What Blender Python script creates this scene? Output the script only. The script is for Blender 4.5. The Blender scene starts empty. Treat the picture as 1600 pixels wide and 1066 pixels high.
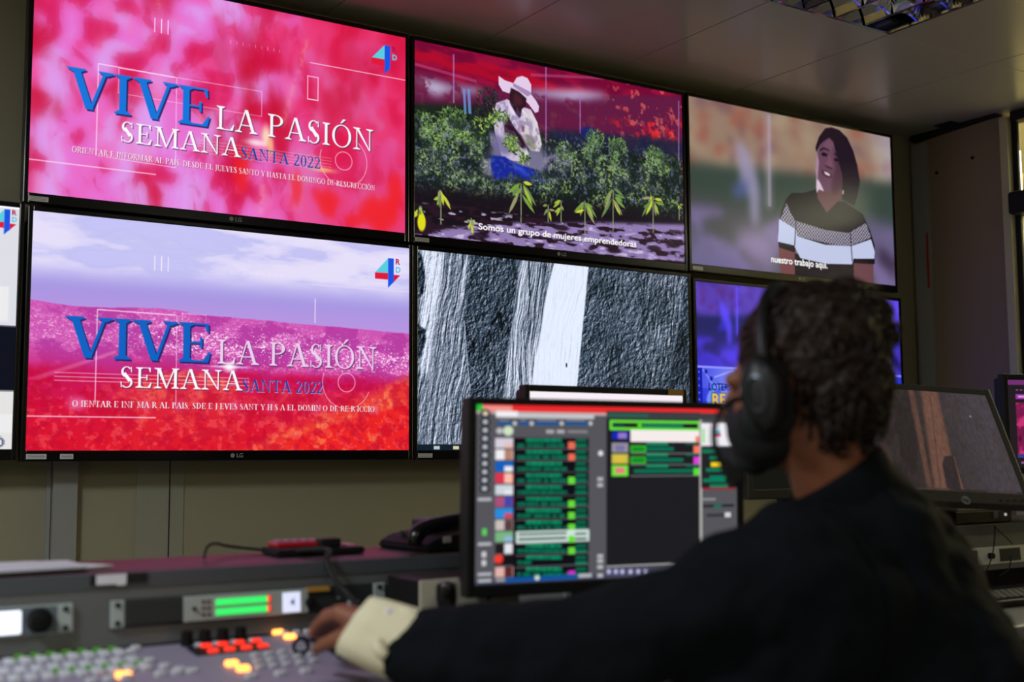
import bpy, bmesh, math, random
import numpy as np
from mathutils import Vector, Matrix

S = bpy.context.scene
COL = S.collection
PI = math.pi

# ------------------------------------------------------------------ camera
TVW = 1.21                                     # width of one 55 inch picture (m)
CAM = np.array([-.5933 * TVW, -2.9686 * TVW, 1.05])
FPX = 1895.0                                   # focal length in pixels of the 1600 px wide frame
YAW, PITCH, ROLL = .5779, .0966, -.0059
_fw = np.array([math.sin(YAW) * math.cos(PITCH), math.cos(YAW) * math.cos(PITCH), math.sin(PITCH)])
_r0 = np.array([math.cos(YAW), -math.sin(YAW), 0.0])
_u0 = np.cross(_r0, _fw)
_r = math.cos(ROLL) * _r0 + math.sin(ROLL) * _u0
_u = -math.sin(ROLL) * _r0 + math.cos(ROLL) * _u0
cam_d = bpy.data.cameras.new('camera')
cam = bpy.data.objects.new('camera', cam_d)
COL.objects.link(cam)
cam_d.sensor_width = 36.0
cam_d.lens = 36.0 * FPX / 1600.0
cam_d.clip_start = .05
cam.matrix_world = Matrix(((_r[0], _u[0], -_fw[0], CAM[0]), (_r[1], _u[1], -_fw[1], CAM[1]),
                           (_r[2], _u[2], -_fw[2], CAM[2]), (0, 0, 0, 1)))
cam_d.dof.use_dof = True
cam_d.dof.focus_distance = 3.9
cam_d.dof.aperture_fstop = 2.6
S.camera = cam

# ------------------------------------------------------------------ world and lamps
world = bpy.data.worlds.new('world')
S.world = world
world.use_nodes = True
world.node_tree.nodes['Background'].inputs[0].default_value = (.10, .11, .13, 1)
world.node_tree.nodes['Background'].inputs[1].default_value = .05
S.view_settings.view_transform = 'Standard'
S.view_settings.look = 'None'
S.view_settings.exposure = 0.0
S.view_settings.gamma = 1.0
S.view_settings.use_curve_mapping = False
S.cycles.use_denoising = True
S.cycles.max_bounces = 8


def area(name, loc, size, power, color, rot=(0, 0, 0), size_y=None):
    l = bpy.data.lights.new(name, 'AREA')
    l.shape = 'RECTANGLE'
    l.size = size
    l.size_y = size_y or size
    l.energy = power
    l.color = color
    o = bpy.data.objects.new(name, l)
    o.location = loc
    o.rotation_euler = rot
    COL.objects.link(o)
    return o


# unseen lights added behind the camera to brighten the room; next room is lit
area('rear_fill_light', (-.6, -4.6, 2.49), .55, 15.0, (1.0, .94, .82), size_y=1.1)
area('rear_fill_light', (1.9, -4.9, 2.49), .55, 9.0, (1.0, .94, .82), size_y=1.1)
area('left_lamp_light', (-1.75, -2.35, 2.49), .55, 58.0, (.88, .94, 1.0), size_y=.55)  # unseen lamp at ceiling height, set for the light from the left
area('next_room_light', (4.75, -1.2, 2.45), 1.0, 120.0, (1.0, .91, .66), size_y=2.4)

# ------------------------------------------------------------------ measuring helpers


def ray(px, py):
    return _fw + (px - 800) / FPX * _r - (py - 533) / FPX * _u


def at(px, py, depth):
    """world point that the photograph shows at (px, py), depth metres into the room"""
    return Vector(CAM + depth * ray(px, py))


def on(px, py, ax, val):
    """the same where the sight line meets the plane axis ax = val"""
    d = ray(px, py)
    return Vector(CAM + (val - CAM[ax]) / d[ax] * d)


# ------------------------------------------------------------------ materials
MATS = {}


def srgb(c):
    return tuple(((v / 255) / 12.92 if v / 255 <= .04045 else ((v / 255 + .055) / 1.055) ** 2.4) for v in c)


def mat(name, rgb, rough=.5, metal=0.0, spec=.5, noise=0.0, nscale=20, bump=0.0, bscale=200, emit=0.0, coat=0.0, stretch=None):
    if name in MATS:
        return MATS[name]
    m = bpy.data.materials.new(name)
    m.use_nodes = True
    nt = m.node_tree
    b = nt.nodes['Principled BSDF']
    c = srgb(rgb)
    b.inputs['Base Color'].default_value = (*c, 1)
    b.inputs['Roughness'].default_value = rough
    b.inputs['Metallic'].default_value = metal
    b.inputs['Specular IOR Level'].default_value = spec
    b.inputs['Coat Weight'].default_value = coat
    tc = nt.nodes.new('ShaderNodeTexCoord')
    mp = nt.nodes.new('ShaderNodeMapping')
    nt.links.new(tc.outputs['Object'], mp.inputs[0])
    if stretch:
        mp.inputs['Scale'].default_value = stretch
    if noise:
        n = nt.nodes.new('ShaderNodeTexNoise')
        n.inputs['Scale'].default_value = nscale
        n.inputs['Detail'].default_value = 5
        nt.links.new(mp.outputs[0], n.inputs['Vector'])
        mx = nt.nodes.new('ShaderNodeMix')
        mx.data_type = 'RGBA'
        mx.inputs[6].default_value = (*[v * (1 - noise) for v in c], 1)
        mx.inputs[7].default_value = (*[min(1, v * (1 + noise)) for v in c], 1)
        nt.links.new(n.outputs[0], mx.inputs[0])
        nt.links.new(mx.outputs[2], b.inputs['Base Color'])
    if bump:
        n2 = nt.nodes.new('ShaderNodeTexNoise')
        n2.inputs['Scale'].default_value = bscale
        n2.inputs['Detail'].default_value = 4
        nt.links.new(mp.outputs[0], n2.inputs['Vector'])
        bp = nt.nodes.new('ShaderNodeBump')
        bp.inputs['Strength'].default_value = bump
        bp.inputs['Distance'].default_value = .004
        nt.links.new(n2.outputs[0], bp.inputs['Height'])
        nt.links.new(bp.outputs[0], b.inputs['Normal'])
    if emit:
        b.inputs['Emission Color'].default_value = (*c, 1)
        b.inputs['Emission Strength'].default_value = emit
    MATS[name] = m
    return m


def screen_mat():
    m = bpy.data.materials.new('lit_screen')
    m.use_nodes = True
    nt = m.node_tree
    b = nt.nodes['Principled BSDF']
    b.inputs['Base Color'].default_value = (.006, .006, .007, 1)
    b.inputs['Roughness'].default_value = .25
    b.inputs['Specular IOR Level'].default_value = .08
    a = nt.nodes.new('ShaderNodeAttribute')
    a.attribute_name = 'picture'
    nt.links.new(a.outputs['Color'], b.inputs['Emission Color'])
    b.inputs['Emission Strength'].default_value = 1.0
    return m


M_SCREEN = screen_mat()
M = dict(
    wall=mat('olive_wall_vinyl', (154, 149, 123), .75, noise=.05, nscale=3, bump=.25, bscale=350),
    wallside=mat('brown_wall_laminate', (146, 128, 110), .6, noise=.06, nscale=3, bump=.15, bscale=300),
    walltrim=mat('pale_cover_strip', (150, 150, 146), .55),
    cream=mat('cream_painted_metal', (196, 190, 156), .45),
    ceil=mat('glossy_ceiling_panel', (160, 156, 148), .24, spec=.25, noise=.03, nscale=2),
    seam=mat('ceiling_seam_shadow_gap', (14, 13, 12), .8),
    floor=mat('pale_floor_tile', (168, 162, 154), .5, noise=.1, nscale=30),
    blackgap=mat('dark_rubber', (10, 10, 10), .7),
    bezel=mat('black_gloss_plastic', (12, 12, 14), .22, spec=.4),
    bezelm=mat('black_matte_plastic', (17, 17, 19), .5, spec=.35),
    oliveb=mat('dark_grey_monitor_plastic', (52, 52, 44), .5),
    silver=mat('brushed_silver', (190, 192, 196), .3, metal=.8),
    sticker=mat('silver_sticker', (225, 225, 225), .6),
    stickerink=mat('sticker_print', (90, 90, 92), .6),
    logo=mat('grey_logo_print', (150, 150, 155), .4),
    fascia=mat('grey_steel_fascia', (118, 122, 124), .42, metal=.55, noise=.12, nscale=14, stretch=(.3, 1, 3)),
    shelf=mat('dark_brown_laminate', (50, 38, 32), .36, spec=.2, noise=.15, nscale=30),
    lip=mat('charcoal_edge_profile', (88, 93, 98), .4, metal=.3),
    desk=mat('grey_worktop', (112, 112, 112), .4),
    carcass=mat('dark_console_carcass', (40, 41, 43), .6),
    rackface=mat('silver_rack_face', (176, 188, 186), .38, metal=.25),
    rackdark=mat('dark_rack_face', (40, 45, 46), .4),
    hole=mat('dark_screw', (12, 14, 18), .4, metal=.5),
    knob=mat('black_rubber_knob', (12, 12, 13), .75, spec=.2),
    mixer=mat('purple_grey_panel', (138, 130, 152), .5, noise=.06, nscale=20),
    button=mat('pale_frosted_key', (196, 198, 206), .35, spec=.5),
    buttong=mat('dim_green_key', (70, 130, 30), .4, emit=.35),
    buttonr=mat('red_lit_key', (255, 52, 40), .4, emit=1.0),
    buttona=mat('amber_lit_key', (255, 150, 66), .4, emit=4.0),
    red=mat('red_plastic', (168, 22, 36), .35),
    paper=mat('white_paper', (205, 200, 208), .8),
    ivory=mat('ivory_plastic', (206, 202, 182), .5),
    jacket=mat('black_navy_jacket_cloth', (7, 12, 18), .9, spec=.15, noise=.3, nscale=18, bump=.5, bscale=420),
    cuff=mat('cream_shirt_cloth', (226, 218, 186), .85, bump=.5, bscale=600),
    skin=mat('brown_skin', (130, 78, 54), .5, noise=.08, nscale=25),
    hair=mat('dark_brown_hair', (32, 18, 11), .55, spec=.3, noise=.7, nscale=14),
    mask=mat('black_mask_cloth', (16, 17, 20), .8),
    foam=mat('black_foam', (14, 14, 15), .95, bump=.6, bscale=700),
    glove=mat('headset_plastic', (14, 15, 17), .45, spec=.35),
    eye=mat('eye_white', (220, 215, 205), .3),
    louvre=mat('mirror_louvre', (205, 205, 212), .08, metal=1.0),
    darkfix=mat('fixture_inside', (150, 150, 155), .25, metal=.9),
    tube=mat('unlit_tube', (215, 215, 220), .3),
    amber=mat('ochre_label', (178, 130, 48), .7),
    bandred=mat('red_tape', (170, 40, 30), .5),
    nextwall=mat('cream_room_wall', (228, 218, 168), .8),
)


def glass_mat():
    m = bpy.data.materials.new('clear_window_glass')
    m.use_nodes = True
    nt = m.node_tree
    nt.nodes.remove(nt.nodes['Principled BSDF'])
    out = nt.nodes['Material Output']
    g = nt.nodes.new('ShaderNodeBsdfGlossy')
    g.inputs['Roughness'].default_value = .02
    t = nt.nodes.new('ShaderNodeBsdfTransparent')
    t.inputs[0].default_value = (.93, .95, .92, 1)
    f = nt.nodes.new('ShaderNodeFresnel')
    f.inputs[0].default_value = 1.3
    mx = nt.nodes.new('ShaderNodeMixShader')
    nt.links.new(f.outputs[0], mx.inputs[0])
    nt.links.new(t.outputs[0], mx.inputs[1])
    nt.links.new(g.outputs[0], mx.inputs[2])
    nt.links.new(mx.outputs[0], out.inputs[0])
    return m


M['glass'] = glass_mat()

# ------------------------------------------------------------------ mesh building


def link(name, me, m=None, parent=None):
    o = bpy.data.objects.new(name, me)
    COL.objects.link(o)
    if m is not None:
        me.materials.append(m)
    if parent is not None:
        o.parent = parent
    return o


def thing(name, label, cat, loc=(0, 0, 0), rotz=0.0, group=None, rot=None):
    o = bpy.data.objects.new(name, None)
    COL.objects.link(o)
    o.empty_display_size = .05
    o.location = loc
    o.rotation_euler = rot if rot is not None else (0, 0, rotz)
    o['label'] = label
    o['category'] = cat
    if group:
        o['group'] = group
    return o


def tag(o, label=None, cat=None, group=None, kind=None):
    for k, v in (('label', label), ('category', cat), ('group', group), ('kind', kind)):
        if v:
            o[k] = v
    return o


class MB:
    def __init__(self):
        self.bm = bmesh.new()

    def box(self, c, s, bev=0.0, rot=None, seg=2):
        r = bmesh.ops.create_cube(self.bm, size=1.0)
        vs = r['verts']
        bmesh.ops.scale(self.bm, vec=Vector(s), verts=vs)
        if bev:
            es = list({e for v in vs for e in v.link_edges})
            rr = bmesh.ops.bevel(self.bm, geom=es, offset=bev, segments=seg, affect='EDGES', profile=.5)
            vs = list({v for f in rr['faces'] for v in f.verts} | {v for v in vs if v.is_valid})
        if rot is not None:
            bmesh.ops.rotate(self.bm, cent=(0, 0, 0), matrix=rot, verts=vs)
        bmesh.ops.translate(self.bm, vec=Vector(c), verts=vs)
        return self

    def prism(self, pts, d, axis='y', bev=0.0):
        """extrude a polygon; pts 2D in the plane across the axis, d=(lo, hi)"""
        def P(a, b, t):
            return {'x': (t, a, b), 'y': (a, t, b), 'z': (a, b, t)}[axis]
        lo = [self.bm.verts.new(P(a, b, d[0])) for a, b in pts]
        hi = [self.bm.verts.new(P(a, b, d[1])) for a, b in pts]
        fs = [self.bm.faces.new(lo), self.bm.faces.new(hi[::-1])]
        n = len(pts)
        for i in range(n):
            fs.append(self.bm.faces.new((lo[i], hi[i], hi[(i + 1) % n], lo[(i + 1) % n])))
        bmesh.ops.recalc_face_normals(self.bm, faces=fs)
        if bev:
            es = list({e for f in fs for e in f.edges})
            bmesh.ops.bevel(self.bm, geom=es, offset=bev, segments=2, affect='EDGES')
        return self

    def lathe(self, prof, c=(0, 0, 0), axis=(0, 0, 1), n=28, cap=True):
        """prof: list of (radius, height) along the axis"""
        q = Vector((0, 0, 1)).rotation_difference(Vector(axis)).to_matrix()
        c = Vector(c)
        rings = []
        for r, h in prof:
            rings.append([self.bm.verts.new(c + q @ Vector((r * math.cos(2 * PI * i / n), r * math.sin(2 * PI * i / n), h))) for i in range(n)])
        fs = []
        for a, b in zip(rings, rings[1:]):
            for i in range(n):
                fs.append(self.bm.faces.new((a[i], a[(i + 1) % n], b[(i + 1) % n], b[i])))
        if cap:
            fs.append(self.bm.faces.new(rings[0][::-1]))
            fs.append(self.bm.faces.new(rings[-1]))
        bmesh.ops.recalc_face_normals(self.bm, faces=fs)
        return self

    def tube(self, pts, r, n=10, smooth=0):
        pts = [Vector(p) for p in pts]
        rs = list(r) if isinstance(r, (list, tuple)) else [r] * len(pts)
        for _ in range(smooth):
            q, qr = [pts[0]], [rs[0]]
            for i in range(len(pts) - 1):
                q += [pts[i] * .75 + pts[i + 1] * .25, pts[i] * .25 + pts[i + 1] * .75]
                qr += [rs[i] * .75 + rs[i + 1] * .25, rs[i] * .25 + rs[i + 1] * .75]
            q.append(pts[-1])
            qr.append(rs[-1])
            pts, rs = q, qr
        t0 = (pts[1] - pts[0]).normalized()
        up = Vector((0, 0, 1)) if abs(t0.z) < .9 else Vector((1, 0, 0))
        nrm = (up - t0 * up.dot(t0)).normalized()
        rings = []
        for i, p in enumerate(pts):
            t = (pts[min(i + 1, len(pts) - 1)] - pts[max(i - 1, 0)]).normalized()
            nrm = (nrm - t * nrm.dot(t)).normalized()
            bi = t.cross(nrm)
            rings.append([self.bm.verts.new(p + rs[i] * (math.cos(2 * PI * k / n) * nrm + math.sin(2 * PI * k / n) * bi)) for k in range(n)])
        fs = []
        for a, b in zip(rings, rings[1:]):
            for k in range(n):
                fs.append(self.bm.faces.new((a[k], a[(k + 1) % n], b[(k + 1) % n], b[k])))
        fs.append(self.bm.faces.new(rings[0][::-1]))
        fs.append(self.bm.faces.new(rings[-1]))
        return self

    def ball(self, c, s, rot=None, sub=3):
        r = bmesh.ops.create_icosphere(self.bm, subdivisions=sub, radius=1.0)
        vs = r['verts']
        s = (s, s, s) if isinstance(s, (int, float)) else s
        bmesh.ops.scale(self.bm, vec=Vector(s), verts=vs)
        if rot is not None:
            bmesh.ops.rotate(self.bm, cent=(0, 0, 0), matrix=rot, verts=vs)
        bmesh.ops.translate(self.bm, vec=Vector(c), verts=vs)
        return self

    def cone(self, a, ra, b, rb):
        """a smooth tapered limb between two spheres"""
        t = bmesh.new()
        for c, r in ((a, ra), (b, rb)):
            q = bmesh.ops.create_icosphere(t, subdivisions=3, radius=r)
            bmesh.ops.translate(t, vec=Vector(c), verts=q['verts'])
        h = bmesh.ops.convex_hull(t, input=t.verts)
        dead = list({e for e in h['geom_interior'] if isinstance(e, bmesh.types.BMVert)})
        bmesh.ops.delete(t, geom=dead, context='VERTS')
        me = bpy.data.meshes.new('tmp')
        t.to_mesh(me)
        t.free()
        self.bm.from_mesh(me)
        bpy.data.meshes.remove(me)
        return self

    def mesh(self, name='mesh', smooth=False):
        bmesh.ops.recalc_face_normals(self.bm, faces=self.bm.faces)
        me = bpy.data.meshes.new(name)
        self.bm.to_mesh(me)
        self.bm.free()
        if smooth:
            me.polygons.foreach_set('use_smooth', [True] * len(me.polygons))
            if smooth != 'all':
                try:
                    me.set_sharp_from_angle(angle=math.radians(40))
                except Exception:
                    pass
        return me

    def build(self, name, m, parent=None, smooth=True):
        return link(name, self.mesh(name, smooth), m, parent)


def grown(mb, name, m, parent, voxel, smooth=4, disp=None, shift=None):
    """fuse the overlapping shapes of mb into one continuous skin"""
    me0 = mb.mesh('tmp')
    o = bpy.data.objects.new('tmp', me0)
    COL.objects.link(o)
    rm = o.modifiers.new('r', 'REMESH')
    rm.mode = 'VOXEL'
    rm.voxel_size = voxel
    sm = o.modifiers.new('s', 'SMOOTH')
    sm.factor = .5
    sm.iterations = smooth
    dg = bpy.context.evaluated_depsgraph_get()
    dg.update()
    me = bpy.data.meshes.new_from_object(o.evaluated_get(dg))
    bpy.data.objects.remove(o)
    bpy.data.meshes.remove(me0)
    me.name = name
    n = len(me.vertices)
    co = np.empty(n * 3)
    me.vertices.foreach_get('co', co)
    co = co.reshape(-1, 3)
    if disp is not None:
        no = np.empty(n * 3)
        me.vertices.foreach_get('normal', no)
        co = disp(co, no.reshape(-1, 3))
    if shift is not None:
        co = co - np.array(shift)
    me.vertices.foreach_set('co', co.ravel())
    me.polygons.foreach_set('use_smooth', [True] * len(me.polygons))
    me.update()
    return link(name, me, m, parent)


def text_mesh(body, size, bold=0.0, depth=0.0):
    c = bpy.data.curves.new('t', 'FONT')
    c.body = body
    c.size = size
    c.offset = bold
    c.extrude = depth
    c.resolution_u = 4
    c.align_x = 'LEFT'
    o = bpy.data.objects.new('t', c)
    COL.objects.link(o)
    dg = bpy.context.evaluated_depsgraph_get()
    dg.update()
    me = bpy.data.meshes.new_from_object(o.evaluated_get(dg))
    bpy.data.objects.remove(o)
    bpy.data.curves.remove(c)
    return me

# ------------------------------------------------------------------ pictures shown on the screens
def vnoise(x, y, seed=0):
    xi = np.floor(x).astype(np.int64)
    yi = np.floor(y).astype(np.int64)
    xf, yf = x - xi, y - yi
    xf = xf * xf * (3 - 2 * xf)
    yf = yf * yf * (3 - 2 * yf)

    def h(a, b):
        n = (a * 374761393 + b * 668265263 + seed * 974634777) & 0xffffffff
        n = ((n ^ (n >> 13)) * 1274126177) & 0xffffffff
        return ((n ^ (n >> 16)) & 0xffff) / 65535.0
    return (h(xi, yi) * (1 - xf) + h(xi + 1, yi) * xf) * (1 - yf) + (h(xi, yi + 1) * (1 - xf) + h(xi + 1, yi + 1) * xf) * yf


def fbm(x, y, oct=5, seed=0, gain=.5):
    s, a, t = 0, 1.0, 0
    for i in range(oct):
        s = s + a * vnoise(x * 2 ** i + 17.3 * i, y * 2 ** i + 9.1 * i, seed + i)
        t += a
        a *= gain
    return s / t


def sst(a, b, x):
    t = np.clip((x - a) / (b - a), 0, 1)
    return t * t * (3 - 2 * t)


class Canvas:
    """a picture 16 x 9 units, v downwards, in display colours 0..255"""

    def __init__(self, res=45, w=16, h=9, base=(0, 0, 0)):
        self.R, self.w, self.h = res, w, h
        self.nx, self.ny = int(w * res), int(h * res)
        self.U, self.V = np.meshgrid((np.arange(self.nx) + .5) / res, (np.arange(self.ny) + .5) / res)
        self.a = np.zeros((self.ny, self.nx, 3)) + np.array(base, float)

    def mix(self, mask, col):
        col = np.array(col, float)
        self.a += (col - self.a) * np.clip(mask, 0, 1)[..., None]
        return self

    def mask_poly(self, pts, ss=3):
        pts = np.array(pts, float)
        m = np.zeros((self.ny, self.nx))
        x0, y0 = np.floor(pts.min(0) * self.R).astype(int) - 1
        x1, y1 = np.ceil(pts.max(0) * self.R).astype(int) + 1
        x0, y0, x1, y1 = max(0, x0), max(0, y0), min(self.nx, x1), min(self.ny, y1)
        if x1 <= x0 or y1 <= y0:
            return m
        gx, gy = np.meshgrid((np.arange((x1 - x0) * ss) + .5) / ss + x0, (np.arange((y1 - y0) * ss) + .5) / ss + y0)
        ins = np.zeros(gx.shape, bool)
        P = pts * self.R
        for (ax, ay), (bx, by) in zip(P, np.roll(P, -1, 0)):
            if ay == by:
                continue
            c = ((ay > gy) != (by > gy)) & (gx < (bx - ax) * (gy - ay) / (by - ay) + ax)
            ins ^= c
        m[y0:y1, x0:x1] = ins.reshape(y1 - y0, ss, x1 - x0, ss).mean((1, 3))
        return m

    def poly(self, pts, col, al=1.0, blur=0.0):
        m = self.mask_poly(pts)
        if blur:
            m = self.gauss(m, blur)
        return self.mix(m * al, col)

    def rect(self, x0, y0, x1, y1, col, al=1.0, blur=0.0):
        return self.poly([(x0, y0), (x1, y0), (x1, y1), (x0, y1)], col, al, blur)

    def frame(self, x0, y0, x1, y1, w, col, al=1.0):
        for q in ((x0, y0, x1, y0 + w), (x0, y1 - w, x1, y1), (x0, y0, x0 + w, y1), (x1 - w, y0, x1, y1)):
            self.rect(*q, col, al)
        return self

    def line(self, a, b, w, col, al=1.0):
        a, b = np.array(a, float), np.array(b, float)
        d = (b - a) / max(1e-9, np.hypot(*(b - a)))
        n = np.array([-d[1], d[0]]) * w / 2
        return self.poly([a + n, b + n, b - n, a - n], col, al)

    def ring(self, c, r, w, col, al=1.0, a0=0, a1=360):
        t = np.radians(np.linspace(a0, a1, 60))
        for i in range(59):
            self.line((c[0] + r * np.cos(t[i]), c[1] + r * np.sin(t[i])), (c[0] + r * np.cos(t[i + 1]), c[1] + r * np.sin(t[i + 1])), w, col, al)
        return self

    def blob(self, c, rx, ry, col, al=1.0, soft=.5, rot=0.0):
        dx, dy = self.U - c[0], self.V - c[1]
        cr, sr = math.cos(rot), math.sin(rot)
        d = np.sqrt(((dx * cr + dy * sr) / rx) ** 2 + ((-dx * sr + dy * cr) / ry) ** 2)
        return self.mix(al * (1 - sst(1 - soft, 1 + soft * .6, d)), col)

    def gauss(self, arr, s):
        s *= self.R
        n = int(max(1, round(s * 1.1)))
        k = np.ones(2 * n + 1) / (2 * n + 1)
        for ax in (0, 1):
            for _ in range(3 if s > 1 else 1):
                p = np.pad(arr, [(n, n) if i == ax else (0, 0) for i in range(arr.ndim)], mode='edge')
                c = np.cumsum(p, axis=ax)
                z = np.zeros_like(np.take(c, [0], axis=ax))
                c = np.concatenate([z, c], axis=ax)
                L = arr.shape[ax]
                arr = (np.take(c, range(2 * n + 1, 2 * n + 1 + L), axis=ax) - np.take(c, range(0, L), axis=ax)) / (2 * n + 1)
        return arr

    def blur(self, s):
        self.a = self.gauss(self.a, s)
        return self

    def sans(self, body, x, y, h, col, width=None, bold=0.0, al=1.0, shadow=None):
        """plain lettering; y is the baseline, h the cap height"""
        me = text_mesh(body, h / .73, bold * h)
        co = np.array([v.co[:2] for v in me.vertices])
        tris = [p.vertices[:] for p in me.polygons]
        bpy.data.meshes.remove(me)
        if len(co) == 0:
            return self
        sx = 1.0 if width is None else width / (co[:, 0].max() - co[:, 0].min())
        co[:, 0] = (co[:, 0] - co[:, 0].min()) * sx + x
        co[:, 1] = y - co[:, 1]
        m = np.zeros((self.ny, self.nx))
        for t in tris:
            m = self._acc(m, co[list(t)])
        m = np.clip(m, 0, 1)
        if shadow:
            k = int(round(.03 * self.R)) or 1
            self.mix(np.roll(np.roll(m, k, 0), k, 1) * shadow * al, (20, 10, 25))
        return self.mix(m * al, col)

    def _acc(self, m, pts, ss=3):
        x0, y0 = np.floor(pts.min(0) * self.R).astype(int)
        x1, y1 = np.ceil(pts.max(0) * self.R).astype(int) + 1
        x0, y0, x1, y1 = max(0, x0), max(0, y0), min(self.nx, x1), min(self.ny, y1)
        if x1 <= x0 or y1 <= y0:
            return m
        gx, gy = np.meshgrid((np.arange((x1 - x0) * ss) + .5) / ss + x0, (np.arange((y1 - y0) * ss) + .5) / ss + y0)
        ins = np.zeros(gx.shape, bool)
        P = pts * self.R
        for (ax, ay), (bx, by) in zip(P, np.roll(P, -1, 0)):
            if ay != by:
                ins ^= ((ay > gy) != (by > gy)) & (gx < (bx - ax) * (gy - ay) / (by - ay) + ax)
        m[y0:y1, x0:x1] += ins.reshape(y1 - y0, ss, x1 - x0, ss).mean((1, 3))
        return m

    def serif(self, body, x, y, h, col, width, al=1.0, shadow=.0, shade=(40, 20, 50), weight=1.0, skip=()):
        polys, adv = [], 0
        for k, ch in enumerate(body):
            g, a = serif_glyph(ch, weight)
            if k not in skip:
                polys += [[(px + adv, py) for px, py in p] for p in g]
            adv += a
        s = width / adv
        m = np.zeros((self.ny, self.nx))
        for p in polys:
            q = np.zeros_like(m)
            P = np.array([(x + px * s, y - py * h) for px, py in p])
            x0, x1 = max(0, int(P[:, 0].min() * self.R) - 1), min(self.nx, int(P[:, 0].max() * self.R) + 3)
            y0, y1 = max(0, int(P[:, 1].min() * self.R) - 1), min(self.ny, int(P[:, 1].max() * self.R) + 3)
            q = self._acc(q, P)
            m[y0:y1, x0:x1] = np.maximum(m[y0:y1, x0:x1], q[y0:y1, x0:x1])
        if shadow:
            k = max(1, int(round(shadow * self.R)))
            self.mix(np.roll(np.roll(m, k, 0), k, 1) * .85 * al, shade)
        return self.mix(m * al, col)


_G = {}


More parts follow.
